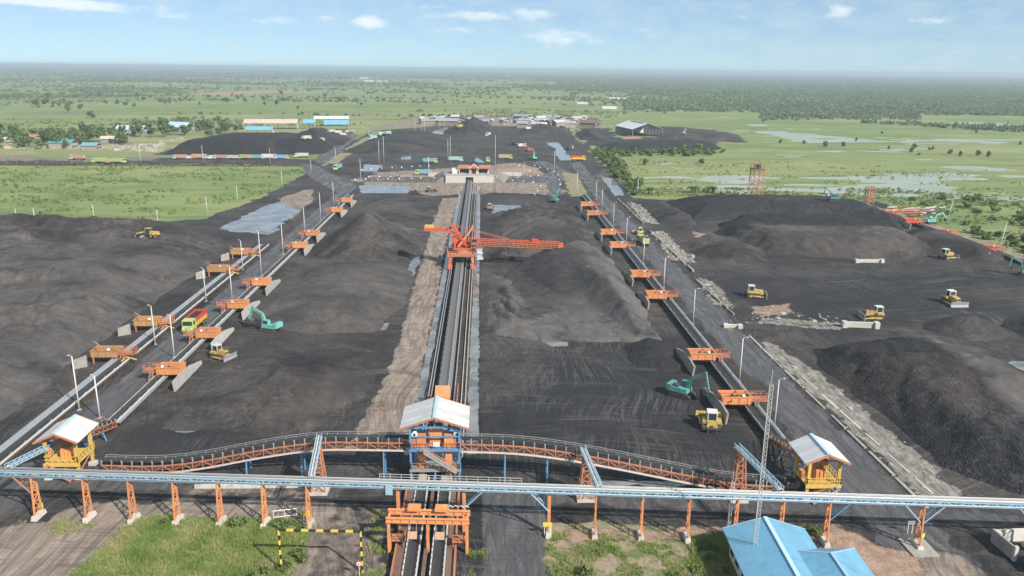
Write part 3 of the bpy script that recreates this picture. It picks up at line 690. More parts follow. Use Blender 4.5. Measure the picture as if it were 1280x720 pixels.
# ------------------------------------------------------------------ dump hoppers
def hopper(x, y, side, label, group, walls=True, wall_m='concrete', box_m='orange_paint'):
    """side: +1 coal bay lies at +x of the conveyor"""
    s = side; t = thing('dump_hopper', label, 'hopper', (x, y, 0), 0, group)
    def X(a): return a*s
    def bx(b, a0, a1, y0, y1, z0, z1): b.box(min(X(a0), X(a1)), max(X(a0), X(a1)), y0, y1, z0, z1)
    b = MB()                                            # open topped bin
    for (a0, a1, y0, y1) in ((.6, 6.0, -1.5, -1.35), (.6, 6.0, 1.35, 1.5), (.6, .8, -1.35, 1.35), (5.8, 6.0, -1.35, 1.35)): bx(b, a0, a1, y0, y1, 1.5, 3.0)
    bx(b, .5, 6.1, -1.62, -1.5, 2.85, 3.05); bx(b, .5, 6.1, 1.5, 1.62, 2.85, 3.05)
    for k in range(4): bx(b, 1.2+k*1.5, 1.32+k*1.5, -1.6, -1.5, 1.5, 2.85)
    b.build('bin', box_m, t)
    b = MB(); v = [(X(.85), -1.3, 2.1), (X(5.75), -1.3, 1.9), (X(5.75), 1.3, 1.9), (X(.85), 1.3, 2.3)]
    b.add(v, [(0, 1, 2, 3)]); b.build('coal_load', 'dark_load', t)
    b = MB(); bx(b, -.4, 5.9, -.2, .0, 3.06, 3.22); bx(b, 2.6, 2.8, -1.35, 1.35, 2.8, 3.06); b.build('cross_beam', 'rust_orange', t)
    b = MB(); bx(b, 1.9, 2.4, -1.75, -1.3, 3.06, 3.45); b.build('lamp_box', 'sign_white', t)
    b = MB(); b.add([(X(.7), -1.5, 1.5), (X(4.5), -1.5, 1.5), (X(4.5), 1.5, 1.5), (X(.7), 1.5, 1.5), (X(-.3), -.5, .95+.5), (X(.3), -.5, .2), (X(.3), .5, .2), (X(-.3), .5, .95+.5)], [(0, 1, 5, 4), (1, 2, 6, 5), (2, 3, 7, 6), (3, 0, 4, 7)])
    b.build('chute', 'dark_steel', t)
    for a, yy in ((.9, -1.3), (.9, 1.3), (5.6, -1.3), (5.6, 1.3)):
        b = MB(); b.beam((X(a), yy, -.5), (X(a), yy, 1.5), .28); b.build('leg', 'rust_orange', t)
    b = MB(); bx(b, -2.7, .5, -1.2, 1.2, 1.9, 2.0); b.build('platform', 'rust_orange', t)
    b = MB(); b.rail([(X(.4), -1.2, 2.0), (X(-2.7), -1.2, 2.0), (X(-2.7), 1.2, 2.0), (X(.4), 1.2, 2.0)], 1.0, .07, .7); b.build('handrail', 'rust_orange', t)
    b = MB(); b.beam((X(-.1), -1.3, 1.95), (X(-.1), -2.7, 0), .1, .25); b.beam((X(-.8), -1.3, 1.95), (X(-.8), -2.7, 0), .1, .25)
    for k in range(6): f = (k+.5)/6; bx(b, -.8, -.1, -1.3-1.4*f-.12, -1.3-1.4*f+.12, 1.95*(1-f)-.03, 1.95*(1-f)+.03)
    b.build('ladder', 'rust_orange', t)
    if walls:
        # retaining wall along the bay, high at the hopper and tapering away from the camera
        b = MB(); a = 6.2; y0, y1 = -6.6, 8.8
        yz = [(y0, -.5), (y1, -.5), (y1, .6), (2.6, 1.9), (-2.6, 2.25), (y0, 2.0)]
        n = len(yz); v = [(X(a+.30*(z < 0)), yy, z) for yy, z in yz]+[(X(a+.34+.30*(z < 0)), yy, z) for yy, z in yz]
        b.add(v, [(k, (k+1) % n, n+(k+1) % n, n+k) for k in range(n)]+[tuple(range(n-1, -1, -1)), tuple(range(n, 2*n))])
        b.build('wing_wall', wall_m, t)
    else:
        for e, name in ((-1, 'near'), (1, 'far')):
            b = MB(); b.hexa([(X(6.2), e*3.0, -.5), (X(8.4), e*4.6, -.5), (X(8.4), e*4.6+.35, -.5), (X(6.2), e*3.0+.35, -.5),
                              (X(6.2), e*3.0, 2.5), (X(8.2), e*4.6, 2.9 if e > 0 else 2.0), (X(8.2), e*4.6+.35, 2.9 if e > 0 else 2.0), (X(6.2), e*3.0+.35, 2.5)])
            b.build('wing_wall', wall_m, t)
        b = MB(); b.beam((X(-.9), -3.0, 1.2), (X(-.9), 3.0, 1.2), .25); b.beam((X(-3.2), -1.2, .9), (X(-1), -1.2, 1.6), .2); b.build('side_frame', 'yellow_paint', t)
    return t
for k, y in enumerate((160.5, 181.5, 233, 256)):
    hopper(XA-.7, y, -1, ('weathered orange hopper with two splayed concrete wings, nearest on the left outer conveyor', 'orange hopper with splayed wings beside the parked red truck on the left outer conveyor', 'orange hopper with splayed wings, second from the far end of the left outer conveyor', 'orange hopper with splayed wings at the far end of the left outer conveyor')[k],
           'hoppers of the left outer conveyor', walls=False, box_m='rust_yellow')
for k, y in enumerate((150.6, 172.9, 195.7, 217.7, 266, 286.5, 336, 361.5)):
    hopper(XB-1.1, y, 1, 'orange hopper with pale wing wall, %s from near end of left inner conveyor' % ORD[k], 'hoppers of the left inner conveyor', wall_m='wing_concrete').scale = (.88, 1, 1)
for k, y in enumerate((134.9, 158, 204.5, 227.2, 267.5, 290, 330.5, 353.5)):
    hopper(XR+.7, y, -1, 'orange hopper with grey retaining wall, %s from near end of right conveyor' % ORD[k], 'hoppers of the right conveyor', wall_m='concrete')
for k, y in enumerate((263.5, 291.5, 315, 333)):
    hopper(XF, y, -1, 'red orange hopper, %s from near end of far right conveyor' % ORD[k], 'hoppers of the far right conveyor', wall_m='concrete', box_m='red_orange')

# ------------------------------------------------------------------ lamp posts and plain poles
def lamp(px, py, h, label, group, arm=1, dx=0.0, kind='lamp_post'):
    x, y = at(px, py); x += dx
    t = thing(kind, label, 'lamp post' if kind == 'lamp_post' else 'pole', (x, y, 0), 0, group)
    b = MB(); b.tube((0, 0, -.4), (0, 0, h), .16, 8, .09); b.build('pole', 'pale_steel', t, smooth=True)
    if kind == 'lamp_post':
        b = MB(); b.tube((0, 0, h-.05), (arm*.5, -.2, h+.3), .05, 6); b.tube((arm*.5, -.2, h+.3), (arm*.9, -.3, h+.36), .045, 6); b.build('arm', 'pale_steel', t)
        b = MB(); b.hexa([(arm*.8, -.4, h+.28), (arm*1.3, -.4, h+.3), (arm*1.3, -.2, h+.3), (arm*.8, -.2, h+.28), (arm*.83, -.38, h+.42), (arm*1.25, -.38, h+.4), (arm*1.25, -.22, h+.4), (arm*.83, -.22, h+.42)]); b.build('lamp_head', 'white_cab', t)
        b = MB(); b.box(-.3, .3, -.3, .3, -.4, .25); b.build('footing', 'concrete', t)
    return t
for k, (px, py, h) in enumerate(((962, 535, 9), (919, 478, 9.3), (862, 405, 8.8), (826, 360, 8.8), (801, 330, 9), (780, 303, 9), (764, 282, 9), (750, 262, 9), (743, 250, 9))):
    lamp(px, py, h, 'white lamp post, %s from the near end of the right conveyor road' % ORD[k], 'lamp posts along the right haul road', .8, .8)
for k, (px, py, h) in enumerate(((88, 513, 10.3), (185, 431, 9), (250, 377, 9), (297, 337, 9))):
    lamp(px, py, h, 'white lamp post beside the left outer conveyor, %s from the near end' % ORD[k], 'lamp posts of the left outer conveyor', -.45, 1.6)
for k, (px, py, h) in enumerate(((125, 523, 8), (218, 447, 9.3), (290, 372, 8.5), (327, 345, 13.5), (354, 318, 10), (381, 290, 9), (401, 275, 11), (417, 252, 9))):
    lamp(px, py, h, 'pale lamp post inside the left haul road, %s from its near end' % ORD[k], 'lamp posts of the left haul road', -.4)
for k, (px, py, h) in enumerate(((22, 283, 7), (44, 279, 6), (118, 276, 6.5), (198, 284, 7), (259, 268, 7.5), (297, 252, 7.5), (353, 236, 9), (389, 217, 8))):
    lamp(px, py, h, 'thin concrete pole in the green verge, %s from the left' % ORD[k], 'thin poles along the left verge', kind='utility_pole')
for k, (px, py, h, wh) in enumerate(((420, 203, 9, 'at the bend of the truck road'), (451, 228, 13, 'at the left end of the long puddle'), (474, 205, 15, 'left of a close pair before the coal spread'), (480, 203, 17, 'right of a close pair before the coal spread'), (536, 222, 12, 'beside the teal truck left of the gatehouse'), (560, 200, 14, 'left of the pair behind the gatehouse'), (563, 199, 15, 'right of the pair behind the gatehouse'), (619, 212, 21, 'tall white one right of the gatehouse'), (655, 222, 9, 'on the sandy island right of the gatehouse'), (693, 213, 12, 'at the bend right of the gatehouse'), (721, 246, 12, 'on the grassy wedge by the right road'), (797, 245, 9, 'in the grass beside the banana plants'), (667, 165, 12, 'beside the far right coal mound'), (708, 168, 14, 'at the far ditch'), (519, 170, 16, 'left in the far cluster'), (527, 167, 17, 'middle in the far cluster'), (531, 170, 15, 'right in the far cluster'), (550, 165, 16, 'left of the far centre coal cone'), (555, 166, 15, 'close to the far centre coal cone'), (176, 203, 11, 'behind the left meadow beside the red soil'), (254, 203, 11, 'in front of the far left coal pile'), (338, 205, 10, 'in front of the white parked trailer'))):
    lamp(px, py, h, 'slim grey pole %s' % wh, 'slim poles of the far yard', kind='utility_pole')
for k, (px, py, h) in enumerate(((1183, 281, 10.5), (1248, 315, 10.5))):
    lamp(px, py, h, ('white leaning pole behind the far right teal excavator', 'white pole beside the nearest red hopper of the far right conveyor')[k], 'white poles on the green bank', kind='utility_pole').rotation_euler = (0, R(7), 0)

# ------------------------------------------------------------------ transfer towers
def gable_roof(t, x0, x1, y0, y1, ze, zr, mat='white_roof', fascia='rust_orange', th=.12):
    xm = (x0+x1)/2
    b = MB()
    b.hexa([(x0, y0, ze), (xm, y0, zr), (xm, y1, zr), (x0, y1, ze), (x0, y0, ze+th), (xm, y0, zr+th), (xm, y1, zr+th), (x0, y1, ze+th)])
    b.hexa([(xm, y0, zr), (x1, y0, ze), (x1, y1, ze), (xm, y1, zr), (xm, y0, zr+th), (x1, y0, ze+th), (x1, y1, ze+th), (xm, y1, zr+th)])
    o = b.build('roof', mat, t)
    b = MB(); b.beam((x0, y0-.05, ze), (xm, y0-.05, zr), .1, .3); b.beam((xm, y0-.05, zr), (x1, y0-.05, ze), .1, .3); b.build('fascia', fascia, o)
    b = MB(); b.beam((x0, y1+.05, ze), (xm, y1+.05, zr), .1, .3); b.beam((xm, y1+.05, zr), (x1, y1+.05, ze), .1, .3); b.build('fascia', fascia, o)
    b = MB(); b.beam((xm, y0, zr+th+.05), (xm, y1, zr+th+.05), .5, .08); b.build('ridge_cap', 'pale_blue_roof', o)
    return o
t = thing('transfer_tower', 'central blue legged transfer tower with a white gable roof over the twin belts', 'tower', (-7.2, 108.3, 0), 0, 'transfer towers')
gable_roof(t, -5.05, 5.05, -.8, 7.0, 9.2, 10.9)
for x in (-3.6, 3.6):
    for y in (0, 3.1, 6.2):
        b = MB(); b.beam((x, y, -.5), (x, y, 9.3), .3); b.build('column', 'blue_paint', t)
b = MB(); b.beam((0, -.02, -.5), (0, -.02, 2.4), .26); b.build('column', 'blue_paint', t)
for z in (2.3, 5.6):
    b = MB(); b.box(-3.7, 3.7, -.3, 6.4, z, z+.1); b.box(-3.8, 3.8, -.36, -.3, z-.25, z+.14); b.build('platform', 'blue_paint' if z > 5 else 'grey_steel', t)
    b = MB(); b.rail([(-3.6, -.25, z+.1), (-.3, -.25, z+.1)], 1.0, .06, .9); b.rail([(1.2 if z > 5 else -.2, -.25, z+.1), (3.6, -.25, z+.1), (3.6, 6.3, z+.1)], 1.0, .06, .9); b.rail([(-3.6, -.25, z+.1), (-3.6, 6.3, z+.1)], 1.0, .06, .9); b.build('handrail', 'rust_orange', t)
b = MB()
for y in (0, 6.2):
    b.beam((-3.6, y, 9.1), (3.6, y, 9.1), .25); b.beam((0, y, 9.1), (0, y, 10.8), .15)
for x in (-1.8, 1.8): b.beam((x, 0, 9.1), (0, 0, 10.5), .1)
b.beam((-3.6, 0, 7.6), (3.6, 0, 7.6), .18)
for x in (-3.6, 3.6): b.beam((x, 0, 9.1), (x, 6.2, 9.1), .22); b.beam((x, 0, 2.4), (x, 6.2, 5.6), .12)
b.build('frame', 'blue_paint', t)
b = MB(); b.box(-1.0, 1.0, 1.0, 2.8, 5.7, 8.6); b.box(-.8, .8, .7, 1.0, 6.3, 7.7); b.build('head_chute', 'orange_paint', t)
for x in (-2.0, 2.0):
    b = MB(); b.box(x-.65, x+.65, .1, 1.6, 5.7, 7.7); b.box(x-.5, x+.5, .3, 1.5, 3.0, 5.6); b.add([(x-.5, .3, 3), (x+.5, .3, 3), (x+.5, 1.5, 3), (x-.5, 1.5, 3), (x-.35, .3, 1.2), (x+.35, .3, 1.2), (x+.35, 1.2, 1.2), (x-.35, 1.2, 1.2)], [(0, 1, 5, 4), (1, 2, 6, 5), (2, 3, 7, 6), (3, 0, 4, 7)]); b.build('side_chute', 'orange_paint', t)
for x in (-3.1, 3.1):
    b = MB(); b.box(x-.45, x+.45, .2, 1.3, 5.7, 7.2); b.build('drive_unit', 'rust_orange', t)
    b = MB(); b.tube((x+.1, .1, 7.9), (x+.1, .55, 7.9), .42, 12); o = b.build('fan', 'sign_white', t)
    b = MB(); b.tube((x+.1, .06, 7.9), (x+.1, .1, 7.9), .2, 10); b.build('hub', 'black_paint', o)
b = MB(); b.box(-.25, .75, -.42, -.36, 6.2, 6.9); b.build('notice_board', 'sign_white', t)
b = MB()
for yy in (-.5, -1.4): b.beam((-1.6, yy, 5.7), (3.2, yy, 2.35), .12, .3)
for k in range(12): f = (k+.5)/12; b.box(-1.6+4.8*f-.18, -1.6+4.8*f+.18, -1.4, -.5, 5.7-3.35*f-.03, 5.7-3.35*f+.03)
o = b.build('stairs', 'grey_steel', t)
b = MB(); b.rail([(-1.6, -1.4, 5.7), (3.2, -1.4, 2.35)], .95, .06, .9); b.build('stair_rail', 'orange_paint', o)
b = MB()
for x in (-1.9, 1.5): b.box(x-.6, x+.6, -.6, .8, .4, 1.3)
b.build('skirt_box', 'concrete', t)
# orange hood on the tail pulley behind the tower
t = thing('pulley_hood', 'bright orange box hood over the belt behind the central tower roof', 'hood', (-7.5, 136.0, 0), 0)
b = MB(); b.hexa([(-1.35, -1.6, 1.6), (1.35, -1.6, 1.6), (1.35, 1.2, 1.6), (-1.35, 1.2, 1.6), (-1.35, -1.6, 2.7), (1.35, -1.6, 2.7), (1.35, 1.2, 3.9), (-1.35, 1.2, 3.9)]); b.build('hood', 'orange_paint', t)
for x in (-1.9, 1.95): b = MB(); b.box(x-.35, x+.35, -1.9, -1.0, -.2, 1.2); b.build('pedestal', 'light_blue_paint', t)
b = MB(); b.rail([(-2.4, -1.8, .4), (-2.4, 3, .4)], 1.0, .08); b.rail([(2.6, -1.0, .4), (2.6, 8, .4)], 1.1, .1); b.build('handrail', 'rust_orange', t)

def yellow_tower(x, y, label, flip, col):
    t = thing('transfer_tower', label, 'tower', (x, y, 0), 0, 'transfer towers')
    gable_roof(t, -3.25, 3.25, -1.1, 5.6, 6.3, 7.75)
    for xx in (-2.2, 2.2):
        for yy in (0, 4.4):
            b = MB(); b.beam((xx, yy, -.3), (xx, yy, 6.5), .34); b.beam((xx+.28, yy, 1.5), (xx+.28, yy, 6.3), .1); o = b.build('column', col, t)
            b = MB(); b.box(xx-.55, xx+.55, yy-.5, yy+.5, -.4, .55); b.build('footing', 'pale_concrete', o)
    b = MB(); b.box(-2.5, 2.5, -.4, 4.8, 2.5, 2.65); b.box(-2.6, 2.6, -.5, -.4, 2.2, 2.75); b.build('platform', 'yellow_paint', t)
    b = MB(); b.rail([(-2.4, -.4, 2.65), (2.5, -.4, 2.65), (2.5, 4.8, 2.65)], 1.1, .08, .9); b.rail([(-2.4, -.4, 2.65), (-2.4, 4.8, 2.65)], 1.1, .08, .9); b.build('handrail', col, t)
    b = MB(); b.hexa([(-.8, 1.0, 2.65), (.9, 1.0, 2.65), (.9, 2.6, 2.65), (-.8, 2.6, 2.65), (-.6, 1.1, 4.4), (.7, 1.1, 4.4), (.7, 2.5, 4.4), (-.6, 2.5, 4.4)]); b.box(-.5, .6, 1.2, 2.4, .6, 2.5); [b.box(q-.04, q+.04, .93, 1.0, 2.7, 4.2) for q in (-.6, 0, .6)]; b.build('chute', 'orange_paint', t)
    b = MB(); b.tube((-1.0, 1.8, 5.2), (1.2, 1.8, 5.2), .5, 12); b.build('pulley', 'rust_orange', t)
    for q_ in (((-2.2, 0, 6.3), (2.2, 0, 6.3)), ((-2.2, 4.4, 6.3), (2.2, 4.4, 6.3)), ((-2.2, -.08, 1.0), (2.2, -.08, 2.3)), ((2.2, .08, 1.0), (-2.2, .08, 2.3)), ((2.2, 0, .8), (2.2, 4.4, 2.3))): b = MB(); b.beam(*q_, .14); b.build('brace', 'rust_orange', t)
    b = MB()
    for yy in (-.55, -1.35): b.beam((-2.0*flip, yy, 2.6), (1.6*flip, yy, .2), .12, .25)
    for k in range(8): f = (k+.5)/8; b.box(-2.0*flip+3.6*f*flip-.15, -2.0*flip+3.6*f*flip+.15, -1.35, -.55, 2.6-2.4*f-.03, 2.6-2.4*f+.03)
    b.build('stairs', 'rust_orange' if flip > 0 else 'grey_steel', t)
    b = MB(); b.box(-2.9, -2.3, 1.0, 1.8, 3.0, 4.2); b.build('switch_box', 'orange_paint', t)
    return t
yellow_tower(-62.9, 110.6, 'yellow transfer tower with a white gable roof at the left end of the cross conveyor', 1, 'yellow_paint')
yellow_tower(48.9, 102.4, 'yellow transfer tower with a white gable roof at the right end of the cross conveyor', -1, 'yellow_paint')

# ------------------------------------------------------------------ raised cross conveyor (orange truss), two halves
def truss_conveyor(label, pts, cols, group):
    """pts: (x, z of the belt edge) from the tower outwards; follows y = 109.4-.08x"""
    Y = lambda x: 109.4-.08*x
    x0 = pts[0][0]; t = thing('truss_conveyor', label, 'conveyor', (x0, Y(x0), 0), 0, group)
    xs = np.linspace(pts[0][0], pts[-1][0], int(abs(pts[-1][0]-pts[0][0])/1.55)+1)
    o_ = np.argsort([p[0] for p in pts]); zs = np.interp(xs, np.array([p[0] for p in pts])[o_], np.array([p[1] for p in pts])[o_])
    zs = np.convolve(np.pad(zs, 2, mode='edge'), np.ones(5)/5, 'valid')
    P = [(x-x0, Y(x)-Y(x0), z) for x, z in zip(xs, zs)]
    off = lambda p, dy, dz: (p[0], p[1]+dy, p[2]+dz)
    for yy in (-.95, .95):
        b = MB(); tp = [off(p, yy, -.12) for p in P]; bt = [off(p, yy, -1.25) for p in P]
        b.path(tp, .13, .16); b.path(bt, .13, .16)
        for k in range(len(P)-1):
            b.beam(bt[k], tp[k], .09); b.beam(bt[k] if k % 2 else tp[k], tp[k+1] if k % 2 else bt[k+1], .08)
        b.build('truss_side', 'rust_orange', t)
    b = MB()
    for a, c in zip(P, P[1:]):
        b.hexa([off(a, -.85, -.85), off(a, .85, -.85), off(c, .85, -.85), off(c, -.85, -.85), off(a, -.85, -.8), off(a, .85, -.8), off(c, .85, -.8), off(c, -.85, -.8)])
    b.build('floor_plate', 'rust_plate', t)
    b = MB()
    for a, c in zip(P, P[1:]):
        q = lambda p: [off(p, -.62, .42), off(p, -.25, .22), off(p, .25, .22), off(p, .62, .42)]
        A, B = q(a), q(c); b.add(A+B, [(0, 1, 5, 4), (1, 2, 6, 5), (2, 3, 7, 6)])
    b.build('belt', 'belt_rubber', t)
    b = MB(); b.beam((0, -.8, -.1), (0, -.62, .5), .11); b.beam((0, .62, .5), (0, .8, -.1), .11); b.beam((0, -.7, .15), (0, .7, .15), .1); b.box(-.09, .09, -.86, -.66, .38, .62)
    o = b.build('idler', 'idler_grey', t); o.location = P[0]
    repeat(o, [tuple(Vector(P[k])) for k in range(1, len(P))], t)
    b = MB(); b.path([off(p, -1.12, -1.3) for p in P], .16, .2); b.build('pipe', 'pale_steel', t)
    b = MB(); b.path([off(p, .9, .75) for p in P], .07); b.path([off(p, .9, .45) for p in P], .05)
    for p in P[::2]: b.beam(off(p, .9, -.1), off(p, .9, .75), .06)
    b.build('handrail', 'grey_steel', t)
    for xc in cols:
        z = float(np.interp(xc, xs if xs[0] < xs[-1] else xs[::-1], zs if xs[0] < xs[-1] else zs[::-1])); p = (xc-x0, Y(xc)-Y(x0), z-1.3)
        b = MB()
        for yy in (-.8, .8): b.beam((p[0], p[1]+yy*1.5, -.3), (p[0], p[1]+yy, p[2]), .2)
        b.beam((p[0], p[1]-.8, p[2]-.1), (p[0], p[1]+.8, p[2]-.1), .18)
        b.build('column', 'blue_paint', t)
    return t
truss_conveyor('orange truss conveyor sloping down from the central tower to the left yellow tower', [(-11.0, 6.2), (-24.7, 6.0), (-33.3, 4.4), (-43.5, 1.95), (-50, .95), (-58.6, .95)], (-15, -27.5, -36), 'cross conveyors')
truss_conveyor('orange truss conveyor sloping down from the central tower to the right yellow tower', [(-3.4, 6.3), (5, 6.3), (9, 5.9), (15, 5.1), (23.3, 3.6), (31.7, 2.0), (38, 1.0), (46.6, .95)], (3.2, 15.8, 9.5), 'cross conveyors')

# elevated ends of the yard conveyors climbing to the yellow towers
def ramp(label, x, ya, za, yb, zb, group):
    t = thing('conveyor_ramp', label, 'conveyor', (x, ya, 0), 0, group); L = yb-ya
    n = int(abs(L)/1.4); P = [(0, L*k/n, za+(zb-za)*k/n) for k in range(n+1)]
    off = lambda p, dx, dz: (p[0]+dx, p[1], p[2]+dz)
    for xx in (-.9, .9):
        b = MB(); b.path([off(p, xx, 0) for p in P], .14, .18); b.path([off(p, xx, -.9) for p in P], .14, .18)
        for k in range(n): b.beam(off(P[k], xx, -.9), off(P[k+1], xx, 0), .08); b.beam(off(P[k], xx, -.9), off(P[k], xx, 0), .08)
        b.build('truss_side', 'rust_orange', t)
    b = MB()
    for a, c in zip(P, P[1:]): b.add([off(a, -.65, .3), off(a, -.25, .1), off(a, .25, .1), off(a, .65, .3), off(c, -.65, .3), off(c, -.25, .1), off(c, .25, .1), off(c, .65, .3)], [(0, 1, 5, 4), (1, 2, 6, 5), (2, 3, 7, 6)])
    b.build('belt', 'belt_rubber', t)
    b = MB(); b.box(.7, .85, -.08, .08, -.1, .5); b.box(-.85, -.7, -.08, .08, -.1, .5); o = b.build('idler', 'idler_grey', t); o.location = P[0]; repeat(o, P[1:], t)
    for f in (.35, .7):
        p = (0, L*f, za+(zb-za)*f)
        b = MB(); b.beam((-1.3, p[1], -.3), (-.7, p[1], p[2]-.9), .18); b.beam((1.3, p[1], -.3), (.7, p[1], p[2]-.9), .18); b.beam((-1, p[1], p[2]*.45), (1, p[1], p[2]*.45), .12); b.build('column', 'blue_paint', t)
    b = MB(); b.path([off(p, -1.0, 1.0) for p in P], .07); [b.beam(off(p, -1.0, 0), off(p, -1.0, 1.0), .06) for p in P[::2]]; b.build('handrail', 'rust_orange', t)
ramp('orange trussed belt ramp rising to the left yellow tower', XB, 128, 1.3, 114.5, 5.0, 'conveyor ramps')
ramp('orange trussed belt ramp rising to the right yellow tower', XR, 120, 1.3, 106.5, 4.4, 'conveyor ramps')

# ------------------------------------------------------------------ blue pipe gallery across the foreground
GY_ = lambda x: 95.1-.0794*x
t = thing('pipe_gallery', 'long pale blue pipe gallery on orange trestles crossing the whole foreground', 'gallery', (0, GY_(0), 0), -math.atan(.0794))
cs = math.cos(math.atan(.0794))
A0, A1 = -100.0, 112.0
b = MB()
for yy in (-.55, .55):
    b.beam((A0, yy, 6.4), (A1, yy, 6.4), .16, .2); b.beam((A0, yy, 6.9), (A1, yy, 6.9), .10, .12)
    n = int((A1-A0)/1.5)
    for k in range(n):
        a = A0+(A1-A0)*k/n; c = A0+(A1-A0)*(k+1)/n
        b.beam((a, yy, 6.4), (a, yy, 6.95), .08); b.beam((a, yy, 6.4 if k % 2 else 6.95), (c, yy, 6.95 if k % 2 else 6.4), .08)
b.build('girder', 'light_blue_paint', t)
for yy, zz_, r, m in ((-.25, 7.08, .11, 'pale_steel'), (.2, 7.1, .14, 'grey_steel'), (.58, 7.06, .07, 'pale_steel'), (-.66, 6.55, .1, 'light_blue_paint')):
    b = MB(); b.tube((A0, yy, zz_), (A1, yy, zz_), r, 8); b.build('pipe', m, t, smooth=True)
b = MB(); b.rail([(-14, .72, 7.0), (5, .72, 7.0)], .75, .05, 1.5); b.build('handrail', 'pale_steel', t)
def lattice(b, x, z1):
    for sg in (-1, 1): b.beam((x, sg*.8, .5), (x, sg*.4, z1), .19)
    n = 6
    for k in range(n):
        f0, f1 = k/n, (k+1)/n; w0, w1 = .8-.4*f0, .8-.4*f1; z0_, z1_ = .5+(z1-.5)*f0, .5+(z1-.5)*f1; sg = 1 if k % 2 else -1
        b.beam((x, -w1, z1_), (x, w1, z1_), .09); b.beam((x, sg*w0, z0_), (x, -sg*w1, z1_), .09)
def foot(x, o):
    b = MB(); b.hexa([(x-.45, -1.3, -.4), (x+.45, -1.3, -.4), (x+.45, 1.3, -.4), (x-.45, 1.3, -.4), (x-.33, -1.05, .6), (x+.33, -1.05, .6), (x+.33, 1.05, .6), (x-.33, 1.05, .6)]); b.build('footing', 'pale_concrete', o)
for x in (-85.3, -73, -61.1, -54, -47.8, -41.7, -35.7, -29.6, -23.6, 14.8, 20.9, 27.0, 33.2, 39.1, 45, 56.9, 71.3, 88):
    b = MB(); lattice(b, x/cs, 6.4); o = b.build('trestle', 'orange_paint', t); foot(x/cs, o)
for x in (-11.4, -2.6, 8.7):
    b = MB(); b.beam((x/cs, 0, 0), (x/cs, 0, 6.4), .42); o = b.build('trestle', 'orange_paint', t)
    if x > 5: foot(x/cs, o)
for x, d, m in ((-61.1, -1, 'rust_orange'), (8.7, -1, 'light_blue_paint'), (-2.6, 1, 'light_blue_paint'), (45, 1, 'blue_paint'), (56.9, 1, 'light_blue_paint'), (56.9, -1, 'light_blue_paint'), (71.3, -1, 'light_blue_paint')):
    b = MB()
    for yy in (-.5, .5): b.beam((x/cs, yy*.9, 3.6), (x/cs+d*2.6, yy, 6.4), .14)
    for f in (.3, .6): b.beam((x/cs+d*2.6*f, -.48, 3.6+2.8*f), (x/cs+d*2.6*f, .48, 3.6+2.8*f), .08)
    b.build('knee_brace', m, t)
b = MB(); b.box(-12.9, -12.0, -.95, -.7, 5.6, 6.9); b.build('junction_box', 'light_blue_paint', t)

# short bridges from the gallery back to the conveyors
def bridge(label, x, y0, y1, z0, z1, tower_y, group, x1=None):
    x1 = x if x1 is None else x1
    t = thing('pipe_bridge', label, 'bridge', (x, y0, 0), 0, group); L = y1-y0; dx = x1-x
    for xx in (-.36, .36):
        b = MB(); a = (xx, 0, z0); c = (xx+dx, L, z1); b.beam(a, c, .11, .14); b.beam((xx, 0, z0+.55), (xx+dx, L, z1+.55), .09)
        n = 8
        for k in range(n):
            p = Vector(a).lerp(Vector(c), k/n); q = Vector(a).lerp(Vector(c), (k+1)/n); b.beam(p, p+Vector((0, 0, .55)), .06); b.beam(p, q+Vector((0, 0, .55)), .06)
        b.build('truss_side', 'light_blue_paint', t)
    b = MB(); b.tube((-.12, 0, z0+.2), (dx-.12, L, z1+.2), .12, 8); b.tube((.16, 0, z0+.2), (dx+.16, L, z1+.2), .08, 8); b.build('pipe', 'pale_steel', t)
    if tower_y:
        b = MB(); f = (tower_y-y0)/L; zt = z0+(z1-z0)*f-.1; cx = dx*f
        for sx in (-1, 1):
            for sy in (-1, 1): b.beam((cx+sx*1.0, tower_y-y0+sy*1.0, -.2), (cx+sx*.45, tower_y-y0+sy*.45, zt), .2)
        n = 4
        for k in range(n):
            f0, f1 = k/n, (k+1)/n; w0, w1 = 1.0-.55*f0, 1.0-.55*f1; za, zb = zt*f0, zt*f1; ty = tower_y-y0
            for sy in (-1, 1): b.beam((cx-w1, ty+sy*w1, zb), (cx+w1, ty+sy*w1, zb), .12); b.beam((cx-w0, ty+sy*w0, za), (cx+w1, ty+sy*w1, zb), .1); b.beam((cx+w0, ty+sy*w0, za), (cx-w1, ty+sy*w1, zb), .1)
            for sx in (-1, 1): b.beam((cx+sx*w1, ty-w1, zb), (cx+sx*w1, ty+w1, zb), .12)
        o = b.build('lattice_tower', 'rust_orange', t)
        b = MB(); b.box(cx-1.3, cx+1.3, ty-1.3, ty+1.3, -.3, .35); b.build('pad', 'pale_concrete', o)
GB = 'pipe bridges'
bridge('blue pipe bridge on an orange lattice tower left of the central tower', -22.9, GY_(-23), 110.4, 7.3, 6.7, 106.2, GB, -24.5)
bridge('blue pipe bridge on an orange lattice tower right of the central tower', 15.1, GY_(15), 107.4, 7.3, 5.9, 103.6, GB, 14.6)
bridge('blue pipe bridge on an orange lattice tower beside the slim mast', 38.6, GY_(38), 104.5, 7.5, 7.6, 103.0, GB, 36.6)
bridge('blue pipe bridge running into the left yellow tower', -64.3, GY_(-64), 109.4, 7.3, 5.6, None, GB, -64.0)

